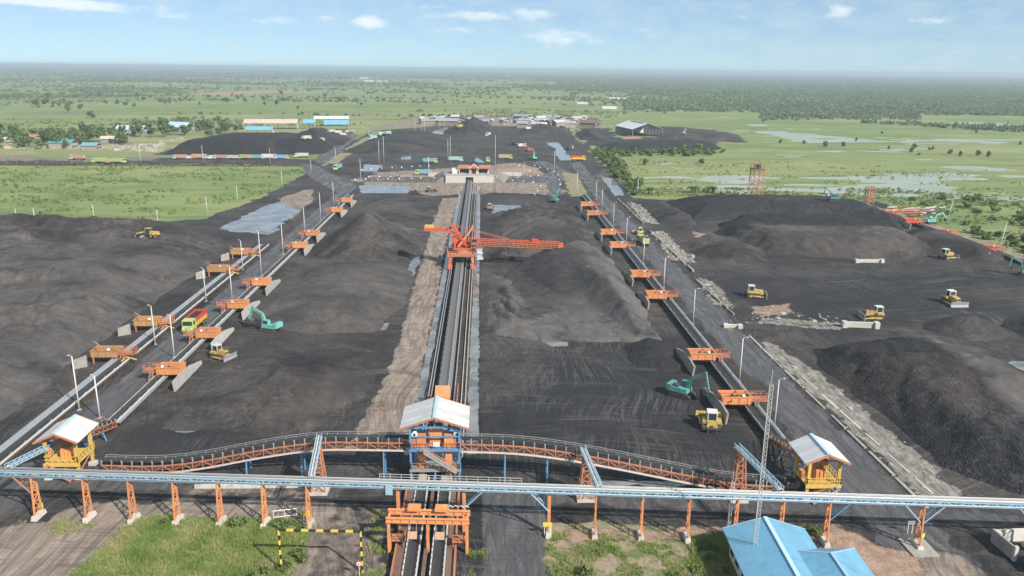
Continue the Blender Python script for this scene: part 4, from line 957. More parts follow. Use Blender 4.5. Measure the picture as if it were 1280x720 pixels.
# ------------------------------------------------------------------ orange gantry over the twin belts
t = thing('belt_gantry', 'orange steel gantry straddling the twin foreground belts', 'gantry', (-7.1, 90.4, 0), -.06)
for x in (-5.0, 0, 5.0):
    b = MB(); b.beam((x, 0, -.4), (x, 0, 4.6), .36); b.build('post', 'orange_paint', t)
for y, z in ((-.15, 4.85), (1.5, 5.1)):
    b = MB(); b.box(-5.3, 5.3, y-.06, y+.06, z-.4, z+.1); b.box(-5.3, 5.3, y-.2, y+.2, z+.1, z+.18); b.box(-5.3, 5.3, y-.2, y+.2, z-.48, z-.4); [b.box(q-.04, q+.04, y-.18, y-.06, z-.4, z+.1) for q in (-4.4, -3.3, -2.2, -1.1, 0, 1.1, 2.2, 3.3, 4.4)]; b.build('cross_beam', 'orange_paint', t)
for x in (-5.0, 5.0): b = MB(); b.beam((x, -.1, 4.7), (x, 1.5, 4.9), .3); b.build('end_tie', 'orange_paint', t)
for x in (-1.9, 1.6):
    b = MB(); b.box(x-.8, x+.8, .9, 2.2, 5.36, 5.75); b.build('winch_box', 'orange_paint', t)
    b = MB(); b.hexa([(x-.6, -.9, 2.5), (x+.6, -.9, 2.5), (x+.6, -.4, 3.3), (x-.6, -.4, 3.3), (x-.6, -.95, 2.55), (x+.6, -.95, 2.55), (x+.6, -.45, 3.35), (x-.6, -.45, 3.35)]); [b.beam((x+q, -.42, 3.3), (x+q, -.2, 4.5), .06) for q in (-.5, .5)]; b.build('hood_plate', 'orange_box', t)
for sg in (-1, 1):
    b = MB(); b.box(sg*4.0-.9, sg*4.0+.9, .2, 1.8, 1.4, 1.5); b.rail([(sg*4-.9, .2, 1.5), (sg*4+.9, .2, 1.5), (sg*4+.9, 1.8, 1.5)], 1, .07, .9); [b.beam((sg*4+q, yy, -.2), (sg*4+q, yy, 1.5), .1) for q in (-.8, .8) for yy in (.3, 1.7)]; b.build('side_platform', 'rust_orange', t)
b = MB(); pts = [(1.6+.35*k, 1.9, 5.5+(.3 if k % 2 else 0)) for k in range(11)]
for a, c in zip(pts, pts[1:]): b.tube(a, c, .05, 5)
b.build('cable_loop', 'pale_steel', t)

# ------------------------------------------------------------------ yellow and black height bar, signs, railing
t = thing('height_bar', 'yellow and black striped height limit frame over the foreground road', 'height barrier', (-19.9, 86.6, 0), R(-3))
def striped(a, c, n, w):
    b = MB(); a = Vector(a); c = Vector(c)
    for k in range(n): b.beam(a.lerp(c, k/n), a.lerp(c, (k+1)/n), w, w, k % 2)
    return b
for x in (-5.0, 5.0): striped((x, 0, 5.7 if x < 0 else 5.7), (x, 0, -.3), 9, .2).build('post', ['sign_yellow', 'black_paint'], t)
striped((-4.95, 0, 5.75), (5.0, 0, 5.75), 11, .24).build('beam', ['black_paint', 'sign_yellow'], t)
t = thing('road_sign', 'round white sign with a red ring on a white post by the height bar', 'sign', at(449.5, 723)+(0,))
b = MB(); b.tube((0, 0, -.2), (0, 0, 2.2), .05, 8); b.build('post', 'pale_steel', t)
b = MB(); b.tube((0, -.08, 2.1), (0, -.05, 2.1), .36, 20, mi=0); o = b.build('ring', 'sign_red', t)
b = MB(); b.tube((0, -.10, 2.1), (0, -.08, 2.1), .26, 20); o = b.build('face', 'sign_white', t)
b = MB(); b.box(-.05, .05, -.115, -.1, 1.98, 2.22); b.build('mark', 'black_paint', o)
def board(label, px, py, z, w, h, m, post=True, ry=0, cat='sign'):
    x, y = at(px, py); t = thing('sign_board', label, cat, (x, y, 0), ry)
    b = MB(); b.box(-w/2, w/2, -.06, 0, z, z+h); b.build('board', m, t)
    b = MB(); [b.beam((q, .05, -.2), (q, .05, z+h*.8), .09) for q in ((0,) if w < 1 else (-w*.3, w*.3))]; b.build('post', 'pale_steel', t)
board('yellow sign board in front of the trestle above the foreground road', 383, 656, 1.5, 1.1, .65, 'sign_yellow')
board('yellow sign board at the corner of the sandy strip by the dark road', 684, 671, 1.6, 1.2, .55, 'sign_yellow')
board('small yellow sign tilted beside the right trestle on the haul road', 1151, 684, 1.4, .7, .6, 'sign_yellow', ry=.5)
board('small yellow sign beside the leftmost trestle footing', 52, 640, .6, .6, .8, 'sign_yellow', ry=.3)
board('pale grey sign board beside the right trestle on the haul road', 1137, 667, 1.4, 1.0, .55, 'grey_steel')
t = thing('railing', 'white tubular railing beside the grass below the gallery', 'railing', at(342, 648)+(0,), R(12))
b = MB()
for x in (0, 1.5, 3.1): b.tube((x, 0, -.2), (x, 0, 1.15), .05, 6)
b.build('post', 'sign_white', t)
for z in (1.12, .15): b = MB(); b.tube((0, 0, z), (3.1, 0, z), .05, 6); b.build('bar', 'sign_white', t)
strip('low_wall', 'low pale concrete wall behind the left trestles', 'wall', -42.5, -27.5, 107.2, 107.6, .55, 'pale_concrete')
strip('concrete_island', 'concrete traffic island round the right trestle footing', 'kerb', 55.2, 58.6, 88.2, 92.2, .22, 'concrete')
# slim lattice mast
def mast(label, x, y, h, w):
    t = thing('lattice_mast', label, 'mast', (x, y, 0))
    cr = [(w*math.cos(a), w*math.sin(a)) for a in (R(90), R(210), R(330))]
    b = MB()
    for cx, cy in cr: b.tube((cx, cy, 0), (cx, cy, h), .035, 5)
    b.build('chord', 'white_cab', t)
    b = MB(); n = int(h/.55)
    for k in range(n):
        for i in range(3):
            a, c = cr[i], cr[(i+1) % 3]; b.beam((*a, h*k/n), (*c, h*(k+1)/n), .035)
    b.build('lacing', 'pale_steel', t)
    b = MB(); b.box(-.35, .35, -.35, .35, -.3, .3); b.build('footing', 'concrete', t)
    b = MB(); b.tube((0, 0, h), (0, 0, h+1.6), .03, 5); b.build('antenna', 'pale_steel', t)
mast('tall slim white lattice radio mast in front of the blue roofed office', 33.0, 84.6, 25.5, .26)
mast('short pale lattice pole behind the blue roofed office', 32.6, 93.3, 8.2, .22)

# ------------------------------------------------------------------ blue roofed offices and the walled yard at the right
def house_walls(t, x0, x1, y0, y1, z, win=()):
    b = MB(); b.box(x0, x1, y0, y1, -.2, z); o = b.build('wall', 'plaster', t)
    for (face, p, w) in win:
        b = MB()
        if face == 'w': b.box(x0-.04, x0-.005, p-w/2, p+w/2, 1.0, 2.2)
        if face == 'n': b.box(p-w/2, p+w/2, y1+.005, y1+.04, 1.0, 2.2)
        if face == 'e': b.box(x1+.005, x1+.04, p-w/2, p+w/2, 1.0, 2.2)
        q = b.build('window', 'wood', t)
        b = MB()
        if face == 'w': b.box(x0-.055, x0-.045, p-w/2+.08, p+w/2-.08, 1.08, 2.12)
        if face == 'n': b.box(p-w/2+.08, p+w/2-.08, y1+.045, y1+.055, 1.08, 2.12)
        if face == 'e': b.box(x1+.045, x1+.055, p-w/2+.08, p+w/2-.08, 1.08, 2.12)
        b.build('pane', 'window_glass', q)
t = thing('office_building', 'blue gable roofed office behind the slim mast', 'building', (35.6, 83.5, 0), R(-2), 'blue roofed offices')
house_walls(t, -4.4, 4.4, -6, 5, 3.3, [('w', y, 1.4) for y in (-4, -1.2, 1.6, 3.9)]+[('n', x, 1.2) for x in (-2.5, 2.5)])
gable_roof(t, -5.3, 5.3, -7, 5.9, 3.5, 5.2, 'blue_roof', 'light_blue_paint')
b = MB(); b.hexa([(-5.4, -9, 2.6), (.2, -9, 2.6), (.2, -3.1, 2.8), (-5.4, -3.1, 2.8), (-5.4, -9, 2.7), (.2, -9, 2.7), (.2, -3.1, 2.9), (-5.4, -3.1, 2.9)]); b.build('porch_roof', 'blue_roof', t)
t = thing('office_building', 'blue hip roofed office at the bottom edge with ribbed right slope', 'building', (40.0, 76.5, 0), R(-1), 'blue roofed offices')
house_walls(t, -5.0, 5.0, -9, 8, 3.2, [('e', y, 1.4) for y in (-3, 1, 5)]+[('n', x, 1.3) for x in (-3, 0, 3)])
b = MB(); x0, x1, y0, y1, e, h = -6.2, 5.6, -10, 8.9, 3.35, 5.75
v = [(x0, y0, e), (x1, y0, e), (x1, y1, e), (x0, y1, e), (.6, y0+3, h), (.6, y1-4.6, h)]
vv = v+[(p[0], p[1], p[2]-.14) for p in v]
b.add(vv, [(0, 1, 4), (1, 2, 5, 4), (2, 3, 5), (3, 0, 4, 5), (6, 7, 1, 0), (7, 8, 2, 1), (8, 9, 3, 2), (9, 6, 0, 3), (6, 9, 8, 7)]); o = b.build('roof', 'blue_roof', t)
b = MB(); b.beam((.6, y0+3, h+.04), (.6, y1-4.6, h+.04), .35, .08); b.beam((.6, y1-4.6, h+.04), (x1, y1, e+.04), .25, .07); b.beam((.6, y1-4.6, h+.04), (x0, y1, e+.04), .25, .07); b.build('ridge_cap', 'light_blue_paint', o)
t = thing('perimeter_wall', 'white plastered yard wall at the right edge below the gallery', 'wall', (67.5, 91.6, 0), .05)
b = MB(); b.box(-.12, .12, -4.2, 0, -.2, 1.9); b.build('side_wall', 'concrete', t)
b = MB(); b.box(.12, 14, -.3, 0, -.2, 1.8); b.build('back_wall', 'plaster', t)
b = MB(); b.box(-.2, .25, -4.6, -4.2, -.2, 2.1); b.build('gate_post', 'pale_concrete', t)
t = thing('water_tank', 'open dark blue steel tank beside the white yard wall', 'tank', (71.6, 85.0, 0))
b = MB()
for a in ((-3.2, 3.2, -1.5, -1.35), (-3.2, 3.2, 1.35, 1.5), (-3.2, -3.05, -1.35, 1.35), (3.05, 3.2, -1.35, 1.35)): b.box(*a, 0, 1.7)
b.box(-3.2, 3.2, -1.5, 1.5, 0, .1); b.build('shell', 'blue_tank', t)
b = MB(); b.box(-3.25, 3.25, -1.58, -1.5, 1.6, 1.75); b.box(-3.25, 3.25, 1.5, 1.58, 1.6, 1.75); b.build('rim', 'light_blue_paint', t)
def broken_kerb(label, x0, x1, y0, y1, h, m, seed, group='broken kerbs of the right yard'):
    rs = random.Random(seed); b = MB(); y = y0
    while y < y1:
        L = rs.uniform(3, 9); f = (y-y0)/(y1-y0); x = x0+(x1-x0)*f; x2 = x0+(x1-x0)*min(1, (y+L-y0)/(y1-y0)); w = rs.uniform(.14, .3); hh = h*rs.uniform(.5, 1)
        b.hexa([(x-w, y, -.2), (x+w, y, -.2), (x2+w, y+L, -.2), (x2-w, y+L, -.2), (x-w, y, hh), (x+w, y, hh), (x2+w*.9, y+L, hh*.9), (x2-w*.9, y+L, hh*.9)]); y += L+rs.uniform(.4, 3)
    o = b.build('kerb', m); tag(o, label, 'kerb', group)
broken_kerb('broken pale kerb between the right haul road and the nearest concrete floor strip', 63.4, 62.4, 100, 172, .28, 'concrete', 2)
broken_kerb('inner broken kerb across the nearest concrete floor strip', 66.4, 65.0, 104, 150, .12, 'pale_concrete', 3)
broken_kerb('grey kerb beside the short rubble patch in the middle of the right road', 63.8, 63.0, 193, 228, .6, 'concrete', 4)
broken_kerb('grey kerb beside the long rubble patch further up the right road', 64.8, 64.0, 238, 300, .8, 'concrete', 5)
broken_kerb('grey kerb beside the farthest rubble patch of the right road', 64.8, 64.5, 318, 375, .8, 'concrete', 6)
# concrete headwalls in the right yard
def headwall(px, py, w, label, rz=0.0, h=1.3):
    x, y = at(px, py); t = thing('concrete_barrier', label, 'barrier', (x, y, 0), rz, 'concrete headwalls in the right yard')
    b = MB(); b.box(-w/2, w/2, -.4, .4, -.2, h); b.build('beam', 'pale_concrete', t)
    for e in (-1, 1): b = MB(); b.box(e*w/2-.55, e*w/2+.55, -1.0, .6, -.2, h*1.15); b.build('block', 'pale_concrete', t)
headwall(1075, 409, 7.6, 'long pale concrete headwall in front of the yellow dozer', R(-6))
headwall(1086, 328, 8.4, 'thin white concrete headwall below the scalloped plateau', 0, 1.0)
headwall(916, 409, 3.4, 'short broken concrete block beside the right haul road', R(-8), .7)
# ------------------------------------------------------------------ red stacker
t = thing('coal_stacker', 'big red orange rail mounted stacker with a long lattice boom over the coal', 'stacker', (-6.9, 247, 0))
for x in (-3.5, 3.5):
    for y in (-5.2, 5.2):
        b = MB(); b.hexa([(x-.55, y-1.9, .3), (x+.55, y-1.9, .3), (x+.55, y+1.9, .3), (x-.55, y+1.9, .3), (x-.4, y-.9, 1.9), (x+.4, y-.9, 1.9), (x+.4, y+.9, 1.9), (x-.4, y+.9, 1.9)]); o = b.build('bogie', 'red_orange', t)
        for q in (-1.3, -.4, .5, 1.4):
            b = MB(); b.tube((x-.25, y+q, .62), (x+.25, y+q, .62), .36, 10); b.build('wheel', 'track_steel', o)
        b = MB(); b.beam((x, y, 1.8), (x*.9, y*.75, 4.2), .8, .9); b.build('portal_leg', 'red_orange', t)
b = MB(); b.box(-4.4, 4.4, -5.0, -4.4, 3.8, 4.3); b.box(-4.4, 4.4, 4.4, 5.0, 3.8, 4.3); b.box(-4.4, -3.6, -4.4, 4.4, 3.75, 4.25); b.box(3.6, 4.4, -4.4, 4.4, 3.75, 4.25); b.box(-3.4, 3.4, -4.2, 4.2, 4.05, 4.2); b.build('portal_frame', 'rust_orange', t)
b = MB(); b.rail([(-4.4, -5.2, 4.3), (4.4, -5.2, 4.3), (4.4, 5.2, 4.3)], 1.1, .1, 1.2); b.rail([(-4.4, -5.2, 4.3), (-4.4, 5.2, 4.3)], 1.1, .1, 1.2); b.build('handrail', 'orange_paint', t)
b = MB(); b.tube((0, 0, 4.3), (0, 0, 5.3), 2.6, 20); b.build('slew_ring', 'rust_orange', t)
b = MB(); b.box(-2.6, 2.6, -2.2, 2.2, 5.3, 5.8); b.box(-2.4, -1.9, -1.9, 1.9, 5.8, 7.6); b.box(1.9, 2.4, -1.9, 1.9, 5.8, 7.6); b.box(-1.9, 1.9, 1.4, 1.9, 5.8, 8.0); b.build('turntable', 'red_orange', t)
for y in (-1.5, 1.5):
    b = MB(); b.beam((1.8, y, 6.2), (-3.3, y*.8, 13.2), .6, .7); b.build('mast_arm', 'red_orange', t)
    b = MB(); b.beam((-1.2, y, 6.2), (3.6, y*.8, 12.4), .5, .6); b.build('mast_arm', 'orange_paint', t)
b = MB()
for f in (.3, .5, .7, .95): b.beam((1.8-5.1*f, -1.4, 6.2+7*f), (1.8-5.1*f, 1.4, 6.2+7*f), .25); b.beam((-1.2+4.8*f, -1.4, 6.2+6.2*f), (-1.2+4.8*f, 1.4, 6.2+6.2*f), .25)
b.build('mast_brace', 'orange_paint', t)
for y in (-1.2, 1.2):
    b = MB(); b.beam((0, y, 8.6), (-4.5, y, 11.2), .5, .6); b.beam((-4.5, y, 11.2), (-10.6, y*.9, 11.9), .45, .6); b.build('counter_arm', 'red_orange', t)
b = MB(); b.box(-11.6, -8.3, -1.4, 1.4, 11.1, 12.0); b.build('counterweight', 'red_orange', t)
b = MB(); b.box(-11.5, -8.6, -1.2, 1.2, 12.0, 12.7); b.build('ballast_block', 'machine_yellow', t)
b = MB()
for f in (.25, .5, .75): b.beam((-4.5-6*f, -1.1, 11.3+.6*f), (-4.5-6*f, 1.1, 11.3+.6*f), .2)
b.build('arm_tie', 'red_orange', t)
b = MB(); b.tube((-2.3, -1.3, 8.2), (-2.3, 1.3, 8.2), 1.0, 16); b.build('cable_drum', 'red_orange', t)
BL, z0, z1 = 28.8, 7.4, 6.3
P = [(2.0+BL*k/22, z0+(z1-z0)*k/22) for k in range(23)]
for y in (-1.25, 1.25):
    b = MB(); b.path([(x, y, z+.95) for x, z in P], .24); b.path([(x, y, z-.95) for x, z in P], .26)
    for k in range(22): b.beam((P[k][0], y, P[k][1]-.95), (P[k][0], y, P[k][1]+.95), .11); b.beam((P[k][0], y, P[k][1]+(.95 if k % 2 else -.95)), (P[k+1][0], y, P[k+1][1]+(-.95 if k % 2 else .95)), .10)
    b.build('boom_truss', 'red_orange', t)
b = MB()
for k, (x, z) in enumerate(P): b.beam((x, -1.25, z-.95), (x, 1.25, z-.95), .14); k % 2 or b.beam((x, -1.25, z+.95), (x, 1.25, z+.95), .12)
b.build('boom_lacing', 'red_orange', t)
b = MB(); b.hexa([(2, -.7, z0-.1), (2+BL, -.7, z1-.1), (2+BL, .7, z1-.1), (2, .7, z0-.1), (2, -.7, z0), (2+BL, -.7, z1), (2+BL, .7, z1), (2, .7, z0)]); b.build('boom_belt', 'belt_rubber', t)
b = MB(); b.rail([(3, -1.9, z0-.7), (2+BL, -1.9, z1-.7)], 1.1, .09, 1.5); b.build('boom_handrail', 'orange_paint', t)
b = MB(); b.hexa([(3, -2.0, z0-.8), (2+BL, -2.0, z1-.8), (2+BL, -1.3, z1-.8), (3, -1.3, z0-.8), (3, -2.0, z0-.72), (2+BL, -2.0, z1-.72), (2+BL, -1.3, z1-.72), (3, -1.3, z0-.72)]); b.build('boom_walkway', 'rust_orange', t)
b = MB(); b.tube((1.9+BL, -.95, z1-.1), (1.9+BL, .95, z1-.1), .45, 12); b.box(1.4+BL, 3.2+BL, -1.1, 1.1, z1-.5, z1+.75); b.build('boom_head', 'red_orange', t)
b = MB(); b.box(22.0, 24.0, -1.1, 1.1, 7.5, 8.3); b.build('motor_hood', 'red_box', t)
b = MB(); b.box(3.0, 5.0, -3.2, -1.6, 7.2, 9.1); o = b.build('operator_cab', 'red_orange', t)
b = MB(); b.box(3.2, 4.8, -3.24, -3.21, 8.0, 8.9); b.build('window', 'window_glass', o)
for y in (-1, 1): b = MB(); b.tube((-3.2, y, 13.0), (16.0, y, 7.9), .07, 6); b.build('stay_rod', 'red_orange', t)
b = MB(); v = []
for k in range(13): f = k/12; v.append((0, 8+30*f, 5.6-4.1*f))
for a, c in zip(v, v[1:]): b.hexa([(-1.0-.8, a[1], a[2]-.3), (1-.8, a[1], a[2]-.3), (1-.8, c[1], c[2]-.3), (-1-.8, c[1], c[2]-.3), (-1-.8, a[1], a[2]), (1-.8, a[1], a[2]), (1-.8, c[1], c[2]), (-1-.8, c[1], c[2])])
b.box(-1.8, .2, 2, 8, 5.3, 5.6); b.build('tripper_ramp', 'belt_rubber', t)
b = MB(); b.box(4.8, 6.4, -1.5, 1.5, 2.2, 5.6); [b.box(4.5, 6.7, -1.8, 1.8, z, z+.1) for z in (2.1, 3.9, 5.7)]; b.build('access_tower', 'pale_steel', t)

# ------------------------------------------------------------------ excavators
def excavator(px, py, rz, label, group='excavators', slew=0.0, reach=.5, col='teal_paint', z=None, xy=None):
    x, y = xy or at(px, py); z = top(x, y) if z is None else z
    if z > .4 and xy is None:
        for _ in range(6): x, y = at(px, py, z); z = top(x, y)
    t = thing('excavator', label, 'excavator', (x, y, z-.05), R(rz), group)
    for s in (-1, 1):
        b = MB(); p = [(-2.2, .25), (-1.9, 0), (1.9, 0), (2.25, .3), (2.25, .6), (1.9, .9), (-1.9, .9), (-2.25, .6)]
        b.ext(p, s*1.2-.3, s*1.2+.3, 'y'); b.build('track', 'track_steel', t)
    b = MB(); b.box(-.9, .9, -.95, .95, .45, 1.0); b.tube((0, 0, 1.0), (0, 0, 1.15), .8, 12); b.build('undercarriage', 'dark_steel', t)
    b = MB(); b.hexa([(-2.3, -1.35, 1.15), (1.5, -1.35, 1.15), (1.5, 1.35, 1.15), (-2.3, 1.35, 1.15), (-2.2, -1.3, 2.15), (1.4, -1.3, 2.0), (1.4, 1.3, 2.0), (-2.2, 1.3, 2.15)]); b.box(-2.7, -1.7, -1.3, 1.3, 1.25, 2.4); b.build('house', col, t)
    b = MB(); b.box(-1.6, -.4, -1.0, .2, 2.15, 2.45); b.tube((-1.2, -.9, 2.4), (-1.2, -.9, 2.9), .1, 6); b.build('engine_hood', 'dark_steel', t)
    b = MB(); b.hexa([(-.4, .35, 2.0), (1.5, .35, 1.6), (1.5, 1.3, 1.6), (-.4, 1.3, 2.0), (-.4, .4, 3.05), (1.1, .4, 3.05), (1.1, 1.25, 3.05), (-.4, 1.25, 3.05)]); o = b.build('cab', col, t)
    b = MB(); b.add([(1.46, .45, 2.0), (1.46, 1.2, 2.0), (1.16, 1.16, 2.95), (1.16, .5, 2.95)], [(0, 1, 2, 3)]); b.box(-.2, .95, 1.285, 1.30, 2.2, 2.9); b.build('window', 'window_glass', o)
    a1 = R(35+25*(1-reach)); L1, L2 = 5.4, 2.9
    p0 = Vector((1.0, -.1, 1.7)); pm = p0+Vector((math.cos(a1+.35), 0, math.sin(a1+.35)))*2.7; p1 = pm+Vector((math.cos(a1-.45), 0, math.sin(a1-.45)))*2.9
    b = MB(); b.beam(p0, pm, .45, .6); b.beam(pm-(pm-p0)*.04, p1, .42, .55); b.build('boom', col, t)
    a2 = R(-95+45*reach); p2 = p1+Vector((math.cos(a2), 0, math.sin(a2)))*L2
    b = MB(); b.beam(p1+(p1-p2)*.22, p2, .34, .48); b.build('stick', col, t)
    b = MB(); b.tube(p0+Vector((.5, .35, -.1)), pm+Vector((0, .35, -.2)), .09, 6); b.tube(pm+Vector((.2, 0, .35)), p1+Vector((-.2, 0, .45)), .09, 6); b.build('cylinder_rod', 'grey_steel', t)
    a3 = a2-R(60); d = Vector((math.cos(a3), 0, math.sin(a3))); n = Vector((-d.z, 0, d.x))
    b = MB(); q = [p2+n*.25, p2-n*.35+d*.2, p2-n*.45+d*.9, p2+n*.1+d*1.25, p2+n*.5+d*1.1, p2+n*.3+d*.6]
    b.ext([(v.x, v.z) for v in q], -.75, .55, 'y'); b.build('bucket', 'dark_steel', t)
    return t
EX = 'teal excavators in the coal yard'
excavator(338, 414, 158, 'teal excavator with raised arm working by the left inner conveyor hoppers', EX, reach=.55)
excavator(852, 495, -38, 'dusty teal excavator with folded arm at the foot of the right bay wall', EX, reach=.42, col='teal_dark')
excavator(1163, 280, 12, 'teal excavator stretching its long arm to the right on the far coal bank', EX, reach=1.0)
excavator(1041, 254, 170, 'teal excavator with upright arm loading a white cab truck on the far skyline bank', EX, reach=.05, col='teal_dark')
excavator(1283, 345, 150, 'teal excavator cut by the right edge of the picture', EX, reach=.3)
excavator(694, 253, 60, 'small teal excavator on the dark heap behind the far right conveyor hoppers', EX, reach=.2, col='teal_dark')
EF = 'machines in the far coal yard'
excavator(668, 200, 95, 'pale teal excavator with an upright arm beside the sandy road bend', EF, reach=.0)
excavator(462, 171, 120, 'teal excavator with a long raised arm loading pale green trucks', EF, reach=.8)
excavator(577, 161, 80, 'teal and dark excavator on top of the far centre coal cone', EF, reach=.2)
excavator(672, 160, 10, 'blue teal excavator on the broad far centre right mound', EF, reach=.7)
excavator(855, 168, 60, 'pale green excavator with a raised arm by the white roofed shed', EF, reach=.3, col='green_box')
excavator(661, 190, 200, 'orange red excavator among dark coal near the far right ditch', EF, reach=.3, col='red_orange')
excavator(643, 182, 120, 'dark grey excavator behind the orange red excavator', EF, reach=.4, col='dark_steel')
excavator(650, 152, 30, 'teal excavator on the ridge in front of the shanty huts', EF, reach=.4)

# ------------------------------------------------------------------ bulldozers
def dozer(px, py, rz, label, group='yellow bulldozers', col='machine_yellow', blade='grey_steel', sc=1.0):
    x, y = at(px, py); z = top(x, y)
    for _ in range(8):
        if z < .3: break
        x, y = at(px, py, z); z = top(x, y)
    t = thing('bulldozer', label, 'bulldozer', (x, y, z-.05), R(rz), group); t.scale = (sc, sc, sc)
    for s in (-1, 1):
        b = MB(); p = [(-1.9, .3), (-1.5, 0), (1.4, 0), (1.8, .3), (1.8, .65), (1.4, 1.0), (-.6, 1.15), (-1.6, 1.0), (-1.9, .7)]
        b.ext(p, s*1.05-.28, s*1.05+.28, 'y'); o = b.build('track', 'track_steel', t)
        b = MB(); b.box(-1.3, 1.3, s*1.34-.03, s*1.34+.03, .3, .7); b.build('track_frame', col, o)
    b = MB(); b.hexa([(-.3, -.6, .8), (2.0, -.55, .8), (2.0, .55, .8), (-.3, .6, .8), (-.3, -.6, 1.95), (1.9, -.5, 1.75), (1.9, .5, 1.75), (-.3, .6, 1.95)]); b.hexa([(-1.9, -.75, .7), (-.3, -.75, .7), (-.3, .75, .7), (-1.9, .75, .7), (-1.8, -.7, 1.7), (-.3, -.7, 1.7), (-.3, .7, 1.7), (-1.8, .7, 1.7)])
    b.box(-1.7, -.2, -1.35, -.75, 1.2, 1.6); b.box(-1.7, -.2, .75, 1.35, 1.2, 1.6); b.build('body', col, t)
    b = MB(); b.tube((1.0, .2, 1.8), (1.0, .2, 2.5), .08, 6); b.box(1.9, 1.96, -.5, .5, .9, 1.65); b.build('grille', 'dark_steel', t)
    b = MB(); b.hexa([(-1.55, -.65, 1.7), (-.1, -.65, 1.7), (-.1, .65, 1.7), (-1.55, .65, 1.7), (-1.45, -.6, 2.75), (-.3, -.6, 2.75), (-.3, .6, 2.75), (-1.45, .6, 2.75)]); o = b.build('cab', 'window_glass', t)
    b = MB(); b.box(-1.65, -.1, -.75, .75, 2.75, 2.9)
    for xx in (-1.5, -.2):
        for yy in (-.64, .64): b.beam((xx, yy, 1.7), (xx*.96-.04, yy*.95, 2.75), .12)
    b.build('cab_roof', 'white_cab', o)
    b = MB(); pr = [(2.55, .05), (2.75, .08), (2.62, .6), (2.75, 1.25), (2.62, 1.25), (2.45, .6)]
    b.ext(pr, -1.95, 1.95, 'y'); b.build('blade', blade, t)
    for s in (-1, 1): b = MB(); b.beam((-.4, s*1.5, .55), (2.5, s*1.5, .4), .22); b.build('push_arm', col, t)
    b = MB(); b.beam((-1.8, 0, .9), (-2.6, 0, .9), .3); b.box(-2.75, -2.5, -.8, .8, .75, 1.0); [b.beam((-2.6, q, .9), (-2.7, q, .1), .14) for q in (-.6, .6)]; b.build('ripper', 'dark_steel', t)
    return t
dozer(888, 533, 80, 'yellow bulldozer seen from behind near the right bay wall in the foreground', blade='machine_yellow', sc=1.2)
dozer(276, 447, -25, 'small yellow bulldozer beside the second hopper of the left inner conveyor')
dozer(943, 371, -12, 'yellow bulldozer with a pale cab in the middle of the right yard', sc=1.15)
dozer(1092, 398, 175, 'yellow bulldozer behind the long pale concrete headwall', sc=1.15)
dozer(1190, 380, -88, 'yellow bulldozer facing the camera with a wide grey blade', sc=1.25)
dozer(1050, 278, -10, 'pale yellow bulldozer on top of the scalloped coal plateau')
dozer(1186, 305, 20, 'yellow and black bulldozer on the coal dome near the far right conveyor', sc=1.2)

dozer(518, 243, 170, 'dark mud covered bulldozer at the end of the long puddle', col='track_steel', blade='dark_steel')
dozer(538, 240, 20, 'dark brown bulldozer left of the tunnel headwall', col='rust_plate', blade='dark_steel')
dozer(612, 262, 90, 'small brownish bulldozer by the puddles right of the central conveyor', col='rust_orange', blade='dark_steel')
dozer(799, 293, 95, 'olive yellow bulldozer parked on the right haul road', col='yellow_paint')

# motor grader on the left mound
x, y = at(187, 303, 4.5); z = top(x, y)
t = thing('motor_grader', 'yellow motor grader on top of the left coal mound', 'grader', (x, y, z-.05), R(176))
b = MB(); b.hexa([(-3.4, -.7, .9), (-.6, -.7, .9), (-.6, .7, .9), (-3.4, .7, .9), (-3.3, -.6, 2.0), (-.6, -.6, 2.1), (-.6, .6, 2.1), (-3.3, .6, 2.0)]); b.build('engine_body', 'machine_yellow', t)
b = MB(); b.beam((-.6, 0, 1.5), (1.4, 0, 1.9), .4, .5); b.beam((1.4, 0, 1.9), (4.0, 0, 1.2), .35, .45); b.build('frame', 'machine_yellow', t)
b = MB(); b.box(-.7, .7, -.7, .7, 1.5, 3.0); o = b.build('cab', 'window_glass', t)
b = MB(); b.box(-.85, .85, -.85, .85, 3.0, 3.15); [b.beam((q, w, 1.5), (q, w, 3.0), .12) for q in (-.7, .7) for w in (-.7, .7)]; b.build('cab_roof', 'machine_yellow', o)
b = MB(); b.beam((1.3, -1.9, .5), (2.0, 1.9, .5), .12, .7); b.build('blade', 'grey_steel', t)
for xx, yy in ((-2.7, -1), (-2.7, 1), (-1.2, -1), (-1.2, 1), (3.9, -1), (3.9, 1)):
    b = MB(); b.tube((xx, yy-.2, .62), (xx, yy+.2, .62), .62, 14); o = b.build('wheel', 'rubber', t)
    b = MB(); b.tube((xx, yy-.22, .62), (xx, yy+.22, .62), .28, 10); b.build('rim', 'machine_yellow', o)

